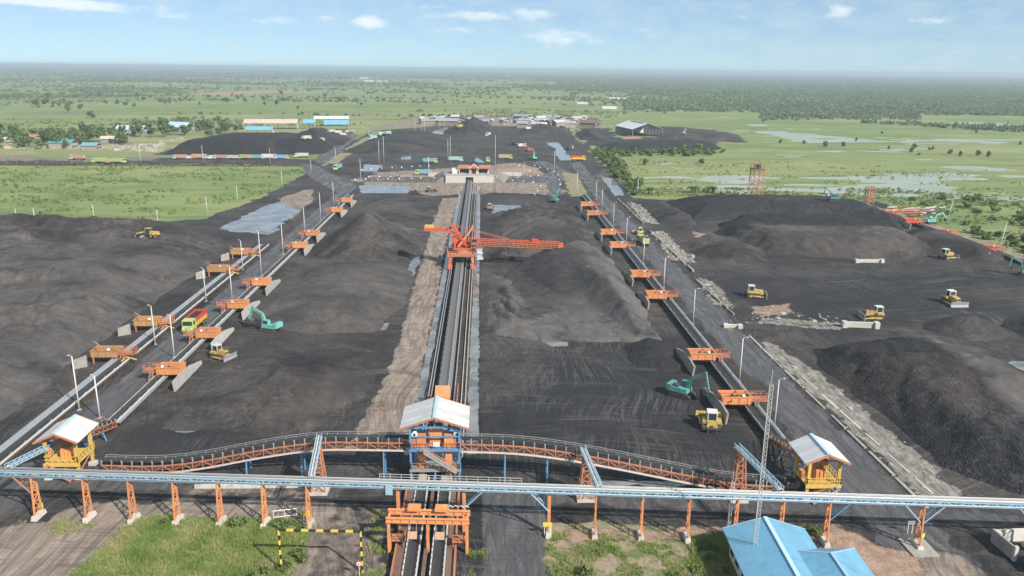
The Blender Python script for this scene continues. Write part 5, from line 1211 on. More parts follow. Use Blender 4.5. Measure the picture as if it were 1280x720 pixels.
# ------------------------------------------------------------------ trucks (facing +x)
PROTO = {}
def truck_proto(key, cab, box, side=None, tip=0.0, L=5.6, load=True):
    t = thing('dump_truck', key, 'truck')
    b = MB(); b.box(-4.4, 4.0, -.45, .45, .75, 1.05); [b.box(xx-.1, xx+.1, -1.0, 1.0, .55, .75) for xx in (-3.2, -1.9, 2.9)]; b.build('chassis', 'dark_steel', t)
    b = MB(); b.hexa([(2.2, -1.2, .7), (4.2, -1.2, .7), (4.2, 1.2, .7), (2.2, 1.2, .7), (2.3, -1.15, 2.9), (3.95, -1.15, 2.9), (3.95, 1.15, 2.9), (2.3, 1.15, 2.9)]); b.box(4.2, 4.35, -1.22, 1.22, .5, .95); o = b.build('cab', cab, t)
    b = MB(); b.add([(4.125, -1.05, 1.75), (4.125, 1.05, 1.75), (4.0, 1.0, 2.65), (4.0, -1.0, 2.65)], [(0, 1, 2, 3)]); b.box(2.8, 3.7, -1.20, -1.17, 1.8, 2.6); b.box(2.8, 3.7, 1.17, 1.20, 1.8, 2.6); b.build('window', 'window_glass', o)
    b = MB()
    for yy in (-.9, .9): b.box(4.22, 4.26, yy-.2, yy+.2, 1.05, 1.25)
    b.build('headlight', 'sign_white', o)
    b = MB(); x0, x1 = -4.4, -4.4+L+.9
    for a in ((x0, x1, -1.25, -1.17), (x0, x1, 1.17, 1.25), (x1-.1, x1, -1.17, 1.17), (x0, x0+.1, -1.17, 1.17)): b.box(*a, 1.1, 2.1, 1); b.box(*a, 2.1, 3.0, 0)
    b.box(x0, x1, -1.2, 1.2, 1.06, 1.14, 1)
    for k in range(6): xx = x0+.5+k*(L)/5.2; b.box(xx-.06, xx+.06, -1.32, -1.25, 1.1, 3.0, 0); b.box(xx-.06, xx+.06, 1.25, 1.32, 1.1, 3.0, 0)
    o = b.build('cargo_box', [box, side or box], t)
    b = MB(); b.hexa([(x0+.15, -1.15, 1.2), (x1-.15, -1.15, 1.2), (x1-.15, 1.15, 1.2), (x0+.15, 1.15, 1.2), (x0+.15, -1.15, 2.5), (x1-.15, -1.15, 2.5), (x1-.15, 1.15, 2.5), (x0+.15, 1.15, 2.5)])
    if load: b.build('coal_load', 'dark_load', o)
    if tip: o.location = Vector((x0, 0, 1.1))-Matrix.Rotation(R(tip), 4, 'Y') @ Vector((x0, 0, 1.1)); o.rotation_euler = (0, R(tip), 0)
    for xx in (-3.5, -2.2, 3.1):
        for yy in (-1.0, 1.0):
            b = MB(); b.tube((xx, yy-.22, .5), (xx, yy+.22, .5), .52, 12); o = b.build('wheel', 'rubber', t)
            b = MB(); b.tube((xx, yy-.235, .5), (xx, yy+.235, .5), .25, 8); b.build('rim', 'grey_steel', o)
    PROTO[key] = t; t['_used'] = 0; return t
for k, a in dict(lime_red=('lime_cab', 'red_box', 'yellow_box'), cream=('white_cab', 'cream_box'), orange=('white_cab', 'orange_box'), aqua=('lime_cab', 'aqua_box'), green=('white_cab', 'green_box'),
                 orange_lime=('lime_cab', 'orange_box', 'lime_box'), red=('yellow_box', 'red_box', 'yellow_box'), white=('white_cab', 'white_cab'), blue=('lime_cab', 'blue_roof_far'), lime=('lime_cab', 'lime_box'), dark=('white_cab', 'dark_steel')).items():
    truck_proto(k, *a)
truck_proto('tipping', 'lime_cab', 'aqua_box', None, 28, load=False)
def truck(key, px, py, rz, label, group='trucks of the far yard', sc=1.0, xy=None):
    p = PROTO[key]; x, y = xy or at(px, py); z = top(x, y)
    if not p['_used']: t = p; p['_used'] = 1
    else: t = clone(p)
    t.location = (x, y, z-.03); t.rotation_euler = (0, 0, R(rz)); t.scale = (sc, sc, sc); t['label'] = label; t['group'] = group; return t
truck('lime_red', 0, 0, -91, 'dump truck with lime cab and red and yellow box on the left haul road', 'trucks in the near yard', 1.08, xy=(-68.6, 183.5))
FT = 'trucks of the far yard'
for key, px, py, rz, lab, sc in (
    ('orange', 225, 199, 180, 'white cab truck with an orange cream box, leftmost before the long far left pile', 1.15), ('white', 237, 199, 178, 'plain white truck left of the long orange trailer', .8),
    ('orange', 250, 199, 2, 'long orange trailer truck in the row before the far left pile', 1.3), ('white', 264, 199, 90, 'small white truck right of the long orange trailer', .9),
    ('orange', 275, 199, 175, 'dirty white and orange truck in the middle of the parked row', 1.1), ('white', 290, 199, 170, 'pale white truck among clutter in the parked row', 1.0),
    ('orange_lime', 307, 199, 180, 'orange and lime truck left of the aqua truck in the parked row', 1.2), ('aqua', 323, 199, 0, 'aqua truck with a lime cab beside the white trailer', 1.1),
    ('white', 337, 199, 2, 'long white trailer truck in the parked row', 1.3), ('blue', 353, 199, 0, 'blue box truck at the right end of the parked row', 1.1),
    ('cream', 377, 197, 185, 'cream box truck leaving the parked row', 1.2), ('cream', 384, 190, 60, 'cream truck just behind the cream box truck', 1.1),
    ('cream', 401, 183, 65, 'lone cream truck climbing the truck road, middle of the line', 1.1), ('cream', 415, 175, 65, 'lone cream truck climbing the truck road, top of the line', 1.1),
    ('cream', 402, 168, 175, 'cream yellow truck right of the rounded far coal pile', 1.25), ('orange', 393, 165, 185, 'brownish orange truck behind the rounded far coal pile', 1.1),
    ('white', 422, 167, 30, 'white truck in front of the blue roofed far shed', 1.1), ('cream', 428, 170, 60, 'cream truck below the blue roofed far shed', 1.1),
    ('orange', 440, 166, 80, 'orange truck beside the blue roofed far shed', 1.1), ('white', 434, 166, 90, 'small white truck between cream and orange trucks', .9),
    ('aqua', 422, 212, -100, 'aqua truck seen head on at the bend of the truck road', 1.2), ('aqua', 538, 204, 0, 'aqua truck with lime cab heading right behind the verge', 1.25),
    ('aqua', 529, 219, 180, 'aqua truck with lime cab heading left before the gatehouse', 1.25), ('green', 570, 202, 0, 'pale green box truck with white cab left of the gatehouse roof', 1.25),
    ('tipping', 603, 203, 0, 'aqua truck with its box tipped up behind the gatehouse roof', 1.35), ('orange_lime', 632, 199, 0, 'orange and lime truck right of the tall white pole', 1.25),
    ('red', 723, 201, 5, 'red and yellow truck on the far right haul road', 1.3), ('dark', 712, 187, 60, 'dark truck with a white cab on the far right haul road', 1.2),
    ('white', 652, 188, 40, 'white truck beside the orange red excavator', 1.1), ('green', 477, 173, 60, 'pale green truck, middle one under the teal excavator arm', 1.35),
    ('green', 485, 173, 70, 'pale green truck, right one under the teal excavator arm', 1.2), ('green', 466, 177, -120, 'pale green truck nearest the coal spread bank', 1.2),
    ('lime', 575, 167, 60, 'lime truck on the far centre coal cone', 1.2), ('cream', 598, 165, 180, 'cream truck on the right flank of the far centre coal cone', 1.3), ('cream', 610, 170, -110, 'cream truck below the right flank of the far centre cone', 1.2),
    ('white', 660, 167, 50, 'white truck beside the teal excavator on the far mound', 1.1), ('lime', 125, 204, 180, 'lime truck, left one beside the red soil in the left village', 1.3), ('lime', 148, 204, 0, 'lime truck, right one beside the red soil in the left village', 1.2),
    ('orange', 97, 200, 170, 'orange truck with white cab before the left village', 1.3), ('white', 1031, 254, 180, 'white cab truck under the excavator on the far skyline bank', 1.0),
    ('orange', 137, 204, 90, 'orange truck between the two lime trucks', 1.0)):
    truck(key, px, py, rz, lab, FT, sc*.88)
truck('lime', 803, 305, 95, 'pale yellow green truck behind the lamp post on the right haul road', 'trucks in the near yard', 1.0)
for k, p in PROTO.items(): p.pop('_used', None) if hasattr(p, 'pop') else None
for p in PROTO.values():
    if '_used' in p: del p['_used']
for o in bpy.data.objects:
    if '_used' in o: del o['_used']

# ------------------------------------------------------------------ gatehouse over the tunnel mouth
b = MB()
b.hexa([(-27, 437.6, -.5), (12, 437.6, -.5), (16, 466, -.5), (-30, 466, -.5), (-21.5, 437.6, 3.9), (6.0, 437.6, 3.9), (8.5, 458, 3.9), (-23, 458, 3.9)])
o = b.build('embankment', ground.data.materials[0]); tag(o, kind='structure')
t = thing('tunnel_headwall', 'long white concrete headwall with the dark belt tunnel mouth', 'headwall', (-7.7, 437, 0))
b = MB(); b.box(-13.1, -2.2, -.4, .5, -.3, 4.1); b.box(2.0, 13.1, -.4, .5, -.3, 4.1); b.box(-2.2, 2.0, -.4, .5, 3.0, 4.1); b.box(-13.3, 13.3, -.6, .6, 4.1, 4.4); b.build('wall', 'pale_concrete', t)
b = MB(); b.box(-2.2, 2.0, .3, .45, -.3, 3.0); b.build('tunnel_mouth', 'black_paint', t)
t = thing('gatehouse', 'white gatehouse with orange tiled wings and a gabled porch over the tunnel', 'building', (-5.5, 446, 3.9))
b = MB(); b.box(-8.3, 8.3, 0, 5, -.3, 2.9); b.build('wall', 'plaster', t)
for x in (-5.2, 5.2): b = MB(); b.box(x-2.4, x+2.4, -.08, -.01, .3, 2.3); b.build('window', 'window_glass', t)
b = MB(); b.box(-1.2, 1.2, -.1, -.01, 0, 2.5); b.build('door', 'red_box', t)
for x in (-8.1, -2.3, -1.6, 1.6, 2.3, 8.1): b = MB(); b.beam((x, -1.6, -.2), (x, -1.6, 3.0), .3); b.build('column', 'plaster', t)
for x0, x1 in ((-9.3, -2.0), (2.0, 9.3)):
    b = MB(); b.hexa([(x0, -2.2, 3.0), (x1, -2.2, 3.0), (x1, 5.8, 3.0), (x0, 5.8, 3.0), (x0+.8, 1.2, 4.5), (x1-.2, 1.2, 4.5), (x1-.2, 2.4, 4.5), (x0+.8, 2.4, 4.5)]); b.build('roof', 'tile_roof', t)
b = MB(); b.ext([(-2.6, 3.05), (2.6, 3.05), (0, 5.2)], -2.6, 4.5, 'y'); o = b.build('porch_roof', 'tile_roof', t)
b = MB(); b.beam((-2.8, -2.65, 3.0), (0, -2.65, 5.3), .15, .35); b.beam((2.8, -2.65, 3.0), (0, -2.65, 5.3), .15, .35); b.build('fascia', 'sign_white', o)
strip('low_wall', 'white boundary wall left of the gatehouse', 'wall', -32, -17, 462, 462.5, 2.2, 'pale_concrete', 'boundary walls beside the gatehouse')
strip('low_wall', 'white boundary wall right of the gatehouse', 'wall', 8, 22, 466, 466.5, 2.2, 'pale_concrete', 'boundary walls beside the gatehouse')
strip('low_wall', 'white block wall close left of the gatehouse', 'wall', -17.5, -14.6, 444, 452, 6.2, 'plaster')
# whitewashed stones along the loop road
b = MB(); n = 7
ring = lambda r, z: [(r*math.cos(2*math.pi*k/n), r*math.sin(2*math.pi*k/n)*.8, z) for k in range(n)]
b.add(ring(.55, -.1)+ring(.72, .3)+ring(.5, .8)+[(0, 0, .95)], [(k, (k+1) % n, n+(k+1) % n, n+k) for k in range(n)]+[(n+k, n+(k+1) % n, 2*n+(k+1) % n, 2*n+k) for k in range(n)]+[(2*n+k, 2*n+(k+1) % n, 3*n) for k in range(n)])
stone = b.build('marker_stone', 'sign_white'); first = True
for row, pts in (('front row left of the gatehouse', [(444, 225), (457, 224.5), (472, 224.3), (485, 224), (499, 223.7), (514, 223.4), (526, 223.2), (543, 223)]), ('back row left of the gatehouse', [(452, 213), (464, 211), (477, 210.5), (490, 210), (502, 209.5), (515, 208.5), (525, 208), (536, 207.5)]),
                 ('middle row by the long puddle', [(461, 221.6), (474, 221.4), (488, 221.2), (502, 221)]), ('row right of the gatehouse', [(627, 225), (641, 226), (654, 227), (666, 228.5), (632, 222), (648, 222), (663, 221), (673, 220)]), ('curved row on the sandy bend', [(649, 207.5), (668, 207.5), (675, 210), (684, 212), (692, 215), (697, 219), (699, 225), (700, 231), (676, 233), (672, 239), (668, 243), (662, 214)])):
    for k, (px, py) in enumerate(pts):
        o = stone if first else stone.copy()
        if not first: COL.objects.link(o)
        first = False; o.location = (*at(px, py), 0); o.scale = (.68,)*3; o.rotation_euler = (0, 0, k*.9)
        tag(o, 'whitewashed marker stone in the %s' % row, 'marker stone', 'marker stones in the %s' % row)

# ------------------------------------------------------------------ sheds, houses, huts
def shed(name, label, cat, x, y, w, d, ze, zr, rz, roof, group=None, open_=True, wall='plaster', posts=4):
    """gable ridge along local y (depth d); width w along x"""
    t = thing(name, label, cat, (x, y, 0), R(rz), group)
    gable_roof(t, -w/2, w/2, -d/2, d/2, ze, zr, roof, 'grey_steel', .15)
    if open_:
        for sx in (-1, 1):
            for k in range(posts):
                b = MB(); yy = -d/2+.6+(d-1.2)*k/(posts-1); b.beam((sx*(w/2-.6), yy, -.5), (sx*(w/2-.6), yy, ze+.1), .35); b.build('post', 'grey_steel', t)
        b = MB()
        for k in range(posts):
            yy = -d/2+.6+(d-1.2)*k/(posts-1); b.beam((-w/2+.6, yy, ze), (w/2-.6, yy, ze), .25); b.beam((0, yy, ze), (0, yy, zr-.1), .2); b.beam((-w/4, yy, ze), (0, yy, zr-.2), .15); b.beam((w/4, yy, ze), (0, yy, zr-.2), .15)
        b.build('roof_truss', 'dark_steel', t)
        b = MB(); b.box(-w/2+1, w/2-1, d/2-1.2, d/2-1.0, -.3, ze-.2); b.build('back_wall', wall, t)
    else:
        b = MB(); b.box(-w/2+.5, w/2-.5, -d/2+.5, d/2-.5, -.5, ze); b.build('wall', wall, t)
        b = MB(); b.box(-w*.3, -w*.12, -d/2+.42, -d/2+.49, .9, 2.2); b.box(w*.12, w*.3, -d/2+.42, -d/2+.49, .9, 2.2); b.build('window', 'window_glass', t)
        b = MB(); b.box(-.5, .5, -d/2+.42, -d/2+.49, 0, 2.1); b.build('door', 'wood', t)
    return t
SB = 'sheds behind the far left coal pile'
t = shed('open_shed', 'big pale grey roofed open shed behind the long low coal bank', 'shed', 149, 780, 31, 50, 7.0, 12.4, 10, 'white_roof', posts=7)
b = MB(); b.beam((-1.6, -18, 12.15), (-1.6, 18, 12.15), 1.4, .14); b.build('roof_vent', 'dark_steel', t)
shed('open_shed', 'long tan roofed shed behind the far left coal pile', 'shed', -212, 822, 17, 52, 6, 9.5, -82, 'tan_roof', SB, posts=6)
shed('open_shed', 'low blue roofed lean-to in front of the long tan roofed shed', 'shed', -207, 760, 12, 25, 4, 6.5, -85, 'blue_roof_far', SB)
shed('open_shed', 'white roofed shed right of the long tan roofed shed', 'shed', -160, 865, 14, 36, 8, 10.5, -82, 'white_roof', SB)
shed('open_shed', 'bright blue roofed shed beside the parked cream trucks', 'shed', -146, 812, 16, 24, 6, 9.5, -78, 'blue_roof_far', SB)
shed('open_shed', 'small blue roofed shed between the tan and the white roofed sheds', 'shed', -176, 830, 12, 12, 6, 9, -80, 'blue_roof_far', SB)
HV = 'houses of the left village'
for x_, y_, w, d, ze, zr, rz, roof, lab in ((-316, 742, 12, 26, 4.5, 8, 84, 'pale_blue_roof', 'long pale blue roofed house among the trees left of the coal pile'), (-283, 770, 13, 22, 5, 9.5, 70, 'pale_blue_roof', 'pale blue gabled house touching the far left coal pile'), (-396, 655, 11, 18, 4.5, 8, 78, 'pale_blue_roof', 'pale blue roofed house at the far left of the village'),
    (-312, 612, 10, 18, 4, 6.5, 85, 'teal_dark', 'dark teal roofed shed before the village trees'), (-288, 604, 9, 12, 3, 5, 85, 'aqua_box', 'aqua roofed kiosk right of the dark teal shed'), (-345, 660, 9, 14, 3.5, 6, 70, 'grey_steel', 'grey roofed house in the middle of the village'), (-330, 668, 8, 12, 3.5, 6, 95, 'pale_steel', 'pale roofed house behind the grey roofed house'), (-372, 640, 8, 10, 3.5, 5.5, 80, 'tan_roof', 'tan roofed hut in the left village'),
    (-362, 668, 8, 11, 3.5, 5.5, 60, 'rust_orange', 'rusty roofed hut in the left village'), (-300, 660, 8, 12, 3.2, 5.2, 88, 'tan_roof', 'brown roofed hut beside the rubble left of the coal pile')):
    shed('village_house', lab, 'house', x_, y_, w, d, ze, zr, rz, roof, HV, open_=False, wall='concrete')
SH = 'pale huts of the shanty cluster'
rs = random.Random(5); hm = ['sheet_roof', 'tan_roof', 'pale_steel', 'grey_steel', 'concrete', 'pale_blue_roof', 'rust_plate']
protos = []
for k in range(7): protos.append(shed('hut', 'small pale roofed hut in the shanty cluster behind the far coal piles', 'hut', 0, 0, 6+k % 3*2, 8+k % 4*2, 3, 4.6, 0, hm[k], SH, open_=False, wall=('wood', 'concrete', 'debris_tan')[k % 3]))
for k in range(58):
    px = rs.uniform(528, 745); py = rs.uniform(150, 158.5)+(2 if px > 600 else 0)*rs.random()
    x, y = at(px, py)
    if top(x, y) > .5: y += 120; x *= 1.12
    o = protos[k] if k < 7 else clone(protos[k % 7]); o.location = (x, y, 0); o.rotation_euler = (0, 0, rs.uniform(0, 3.1)); s = rs.uniform(.9, 1.7); o.scale = (s, s, s)
WB = 'white buildings near the horizon'
wp = [shed('far_building', 'tiny white building near the horizon', 'building', 0, 0, 30, 60, 9, 13, 0, m, WB, open_=False, wall='sign_white') for m in ('white_roof', 'sign_white', 'pale_steel')]
for k in range(44):
    px, py = (rs.uniform(0, 140), rs.uniform(79.8, 82.5)) if k < 22 else ((rs.uniform(340, 440), rs.uniform(83.2, 88)) if k < 34 else (rs.uniform(780, 1250), rs.uniform(89.5, 108)))
    x, y = at(px, max(py, 80+px*.0102+1.6)); o = wp[k] if k < 3 else clone(wp[k % 3]); o.location = (x, y, 0); o.rotation_euler = (0, 0, rs.uniform(0, 3)); s = max(.35, y/9000); o.scale = (s, s, s*.8)
for px, py, s, lab in ((462, 102.5, .6, 'long white roofed plant in the middle distance left of centre'), (478, 103.2, .6, 'white roofed hall beside the bare orange ground'), (455, 98.6, .6, 'small white hall at the top of the bare orange ground'), (728, 130, .25, 'white house alone in the fields right of centre'), (762, 136, .3, 'small white farmhouse on the right field edge'), (768, 124, .28, 'white farm building among the fields'), (777, 124.5, .28, 'pale farm shed beside the white farm building')):
    x, y = at(px, py); o = clone(wp[0], (x, y, 0), 1.4, lab); o['group'] = 'farm buildings of the plain'; o.scale = (s, s*1.3, s)

# ------------------------------------------------------------------ lattice towers at the back of the right yard
def frame_tower(label, x, y, h, w, tank):
    t = thing('frame_tower', label, 'tower', (x, y, 0), R(8), 'rusty frame towers')
    for sx in (-1, 1):
        for sy in (-1, 1): b = MB(); b.beam((sx*w, sy*w, -.4), (sx*w*.92, sy*w*.92, h), .32); b.build('leg', 'rust_orange', t)
    b = MB(); n = 4
    for k in range(1, n+1):
        z = h*k/n
        for a, c in (((-w, -w), (w, -w)), ((w, -w), (w, w)), ((w, w), (-w, w)), ((-w, w), (-w, -w))):
            b.beam((*a, z), (*c, z), .18); b.beam((*a, z-h/n), (*c, z), .12)
    b.build('bracing', 'rust_orange', t)
    b = MB(); b.box(-w*1.1, w*1.1, -w*1.1, w*1.1, h*.82, h*.84); b.build('platform', 'rust_plate', t)
    if tank: b = MB(); b.tube((0, 0, h*.84), (0, 0, h*.98), w*.6, 12); b.build('tank', 'dark_steel', t)
frame_tower('tall rusty orange lattice tower at the back edge of the right yard', 132.7, 385, 17.2, 2.6, True)
frame_tower('short rusty lattice tower on the far skyline bank', 182.6, 371, 8, 1.5, False)
x, y = at(1137, 268); t = thing('scrap_heap', 'heap of rusty and pale steel frames on the grass beyond the far right conveyor', 'scrap heap', (x, y, 0))
rs = random.Random(11)
for m in ('rust_orange', 'pale_steel', 'rust_plate'):
    b = MB()
    for k in range(16): p = Vector((rs.uniform(-11, 11), rs.uniform(-8, 8), rs.uniform(.2, 2.2))); a = rs.uniform(-.6, .6); b.beam(p, p+Vector((math.cos(a), math.sin(a), rs.uniform(-.1, .2)))*rs.uniform(4, 11), .4)
    b.build('steel_frame', m, t)

# ------------------------------------------------------------------ loose rubble on the pale strips
def rubble(poly, n, smin, smax, mats, seed):
    rs = random.Random(seed); b = MB(); x0, x1, y0, y1 = bb(poly, 0); pts = []
    X = np.array([[rs.uniform(x0, x1), rs.uniform(y0, y1)] for _ in range(n*4)]); ok = sd_poly(X[:, 0], X[:, 1], poly) > 0
    for x, y in X[ok][:n]:
        s = rs.uniform(smin, smax)*(1 if rs.random() < .9 else 2.2); a = rs.uniform(0, 3.1); c, q = math.cos(a)*s, math.sin(a)*s; h = s*rs.uniform(.3, .9); e = rs.uniform(.5, 1.6)
        b.hexa([(x-c+q*e, y-q-c*e, -.2), (x+c+q*e, y+q-c*e, -.2), (x+c-q*e, y+q+c*e, -.2), (x-c-q*e, y-q+c*e, -.2), (x-c*.8+q*e*.7, y-q-c*e*.7, h), (x+c*.7+q*e, y+q*.8-c*e, h*.8), (x+c*.8-q*e*.8, y+q+c*e*.7, h), (x-c-q*e*.6, y-q+c*e*.8, h*.6)], rs.randrange(len(mats)))
    return b
RB = [M['wing_concrete'], M['concrete'], M['concrete'], M['debris_tan']]
for k, (poly, n, a, c) in enumerate(((LAYERS[[i for i, l in enumerate(LAYERS) if l[0] == 3][0]][1], 70, .08, .22), (PX((812, 290), (840, 325), (872, 328), (843, 302), (828, 289)), 150, .15, .5), (PX((783, 252), (806, 279), (826, 281), (802, 256)), 90, .15, .5), (PX((868, 346), (890, 380), (918, 386), (893, 352)), 50, .1, .3), (PX((930, 404), (1050, 412), (1050, 396), (945, 382)), 80, .1, .3), (PX((0, 186), (60, 186), (205, 190), (205, 178), (235, 172), (180, 180)), 220, .5, 1.4))):
    o = rubble(poly, n, a, c, RB, 40+k).build('rubble', RB); tag(o, kind='stuff')
# ------------------------------------------------------------------ vegetation
def foliage(key, lo, mid, hi, scale=.35, objvar=True):
    t = NT(key); p = t.pos(); n = t.noise(p, scale, 4, .6)
    c = t.ramp(n, [(.3, lo), (.5, mid), (.72, hi)])
    if objvar:
        r = t.n('ShaderNodeObjectInfo').outputs['Random']; c = t.mix(t.math('MULTIPLY', r, .45), c, (.13, .15, .055))
    b = t.bsdf(c, .7, 0, None, .2)
    tr = t.n('ShaderNodeBsdfTranslucent'); t.set(tr, 0, c); mx = t.n('ShaderNodeMixShader'); t.set(mx, 0, .35)
    t.t.links.new(b.outputs[0], mx.inputs[1]); t.t.links.new(tr.outputs[0], mx.inputs[2]); t.t.links.new(mx.outputs[0], t.out.inputs[0])
    M[key] = t.m
foliage('tree_leaves', (.085, .135, .055), (.15, .205, .08), (.23, .28, .115))
foliage('forest_leaves', (.13, .18, .095), (.19, .245, .12), (.27, .31, .16), .012, False)
foliage('bush_leaves', (.09, .155, .045), (.15, .225, .07), (.24, .31, .11))
foliage('banana_leaves', (.05, .12, .04), (.08, .18, .05), (.14, .26, .08))
foliage('grass_blades', (.18, .29, .07), (.33, .40, .13), (.53, .47, .27), .22, False)
foliage('scrub_leaves', (.14, .20, .07), (.22, .28, .10), (.31, .34, .14), .05, False)
paint('bark', (.16, .12, .09), .9, .4)
NPR = np.random.RandomState(3)
def leaf_cloud(n, rx, rz, zc, leaf, clumps, rs, flat=.5):
    """n leaf quads spread over several clumps of a crown; returns verts, faces"""
    cen = []
    for k in range(clumps):
        a = rs.uniform(0, 6.28); r = rx*.62*math.sqrt(rs.uniform(0, 1)); cen.append((r*math.cos(a), r*math.sin(a), zc+rz*rs.uniform(-.6, .7), rs.uniform(.35, .62)))
    C = np.array(cen)[rs.randint(0, clumps, n)]
    d = rs.normal(size=(n, 3)); d /= np.linalg.norm(d, axis=1)[:, None]
    rad = C[:, 3:4]*rs.uniform(.55, 1.05, (n, 1))
    P = C[:, :3]+d*rad*np.array([rx, rx, rz])
    N = d+rs.normal(size=(n, 3))*.6+np.array([0, 0, flat]); N /= np.linalg.norm(N, axis=1)[:, None]
    A = np.cross(N, rs.normal(size=(n, 3))); A /= np.linalg.norm(A, axis=1)[:, None]; B = np.cross(N, A)
    s = leaf*rs.uniform(.6, 1.4, (n, 1))
    Q = np.stack([P-A*s-B*s*.6, P+A*s*.8-B*s, P+A*s+B*s*.7, P-A*s*.7+B*s], 1)
    return Q.reshape(-1, 3)
def quads_obj(name, V, mat, parent=None):
    o = arr_mesh(name, V, np.arange(len(V)).reshape(-1, 4), mat, None, smooth=False)
    if parent is not None: o.parent = parent
    return o
def make_tree(name, label, cat, h, rx, rz, n, leaf, clumps, seed, group, mat='tree_leaves', trunk=True):
    rs = np.random.RandomState(seed); t = thing(name, label, cat, (0, 0, 0), 0, group)
    quads_obj('crown', leaf_cloud(n, rx, rz, h-rz, leaf, clumps, rs), M[mat], t)
    if trunk:
        b = MB(); b.tube((0, 0, -.4), (.1, 0, h*.45), .22, 7, .14); b.tube((.1, 0, h*.45), (.15, .1, h-rz*.6), .14, 6, .05)
        for k in range(4): a = k*1.6+seed; b.tube((.1, 0, h*(.36+.06*k)), (rx*.55*math.cos(a), rx*.55*math.sin(a), h-rz*1.0+.3*k), .09, 5, .03)
        b.build('trunk', 'bark', t)
    return t
def make_palm(label, h, seed, group):
    rs = random.Random(seed); t = thing('palm_tree', label, 'palm tree', (0, 0, 0), 0, group)
    b = MB(); b.tube((0, 0, -.3), (.25, 0, h*.5), .19, 7, .15); b.tube((.25, 0, h*.5), (.3, .1, h), .15, 7, .12); b.build('trunk', 'bark', t)
    b = MB()
    for k in range(15):
        a = k*2.4+rs.random(); e = rs.uniform(-.2, 1.0); L = rs.uniform(2.3, 3.2); p = Vector((.3, .1, h)); d = Vector((math.cos(a), math.sin(a), 0)); s = Vector((-d.y, d.x, 0)); pr = None
        for j in range(6):
            f = j/5; q = p+d*(L*f*math.cos(e*.6))+Vector((0, 0, L*(math.sin(e)*f-.75*f*f))); w = .42*(1-f)**.5*(.35+f*1.3)
            cur = (q-s*w-Vector((0, 0, w*.5)), q, q+s*w-Vector((0, 0, w*.5)))
            if pr: b.add([*pr, *cur], [(0, 1, 4, 3), (1, 2, 5, 4)])
            pr = cur
    b.build('crown', 'tree_leaves', t); return t
def scatter(protos, spots, smin=.8, smax=1.25, seed=1):
    rs = random.Random(seed); k = 0
    for (x, y) in spots:
        p = protos[k % len(protos)]; o = p if k < len(protos) else clone(p); k += 1
        o.location = (x, y, max(0, top(x, y)-.1) if y < 420 and abs(x) < 200 else 0); o.rotation_euler = (0, 0, rs.uniform(0, 6.28)); s = rs.uniform(smin, smax); o.scale = (s, s, s*rs.uniform(.9, 1.15))
def spots_in(poly, n, seed, avoid=3.0):
    rs = np.random.RandomState(seed); x0, x1, y0, y1 = bb(poly, 0)
    X = rs.uniform(x0, x1, n*12); Y = rs.uniform(y0, y1, n*12); ok = sd_poly(X, Y, poly) > 0
    out = []
    for x, y in zip(X[ok], Y[ok]):
        if top(x, y) > .3: continue
        if all((x-a)**2+(y-b)**2 > avoid**2 for a, b in out[-60:]): out.append((float(x), float(y)))
        if len(out) >= n: break
    return out
GV = 'trees of the village belt'
vt = [make_tree('tree', 'leafy green tree in the village belt left of the coal pile', 'tree', h, rx, rz, 230, .62, 9, 20+k, GV) for k, (h, rx, rz) in enumerate(((8, 4.2, 3.2), (10, 4.6, 4.0), (6.5, 3.8, 2.8), (9, 3.4, 3.6)))]
scatter(vt, spots_in(PX((-60, 182), (60, 187), (150, 184), (170, 172), (290, 170), (305, 162), (250, 158), (150, 166), (60, 172), (-60, 170)), 92, 5, 6), .8, 1.35)
vp = [make_palm('feathery palm in the row behind the blue roofed village houses', h, 3+k, 'palms of the village belt') for k, h in enumerate((8, 10, 7))]
scatter(vp, spots_in(PX((160, 168), (275, 164), (300, 158), (180, 160)), 34, 6, 5), .9, 1.3, 3)
mt = [make_tree('tree', 'solitary dark tree standing in the left fields', 'tree', h, rx, rz, 200, .75, 8, 40+k, 'lone trees of the left fields') for k, (h, rx, rz) in enumerate(((9, 5, 4), (12, 5, 5), (7, 4, 3)))]
lone = [(132, 130), (155, 132), (147, 130), (113, 147), (117, 148.5), (201, 128), (207, 130), (213, 131), (204, 126), (180, 126), (168, 135), (158, 131.5), (125, 121), (172, 122), (268, 125), (282, 128), (306, 129), (297, 124), (331, 132), (346, 132), (353, 126), (406, 122), (424, 128), (372, 136), (396, 128), (86, 141), (100, 136), (45, 134), (58, 133), (66, 134), (74, 133), (88, 132), (250, 131), (232, 125), (330, 126), (447, 129), (452, 132), (28, 122), (10, 124), (60, 123), (480, 128), (505, 121), (530, 126), (460, 118), (430, 114), (352, 119)]
scatter(mt, [at(*p) for p in lone], .55, 1.15, 4)
rt = [make_tree('tree', 'small dark tree standing in the flooded right fields', 'tree', h, rx, rz, 160, .6, 6, 60+k, 'lone trees of the right fields') for k, (h, rx, rz) in enumerate(((6, 3.2, 2.6), (5, 2.6, 2.2)))]
scatter(rt, [at(*p) for p in ((1030, 184), (1032, 183), (976, 180), (1054, 183), (1102, 168), (1111, 186), (1143, 187), (1139, 190), (1161, 188), (1166, 187), (1188, 194), (1200, 195), (1223, 196), (1235, 196), (1260, 155), (1240, 162), (1250, 163), (1220, 166), (1005, 181), (806, 206), (876, 206), (1275, 181), (1149, 195), (1070, 176))], .45, .85, 5)
bt = [make_tree('bush', 'dense green bush on the bank of the right ditch', 'bush', 2.8+.5*k, 2.4+.3*k, 1.7, 150, .42, 7, 80+k, 'bushes along the right ditch', 'bush_leaves', False) for k in range(3)]
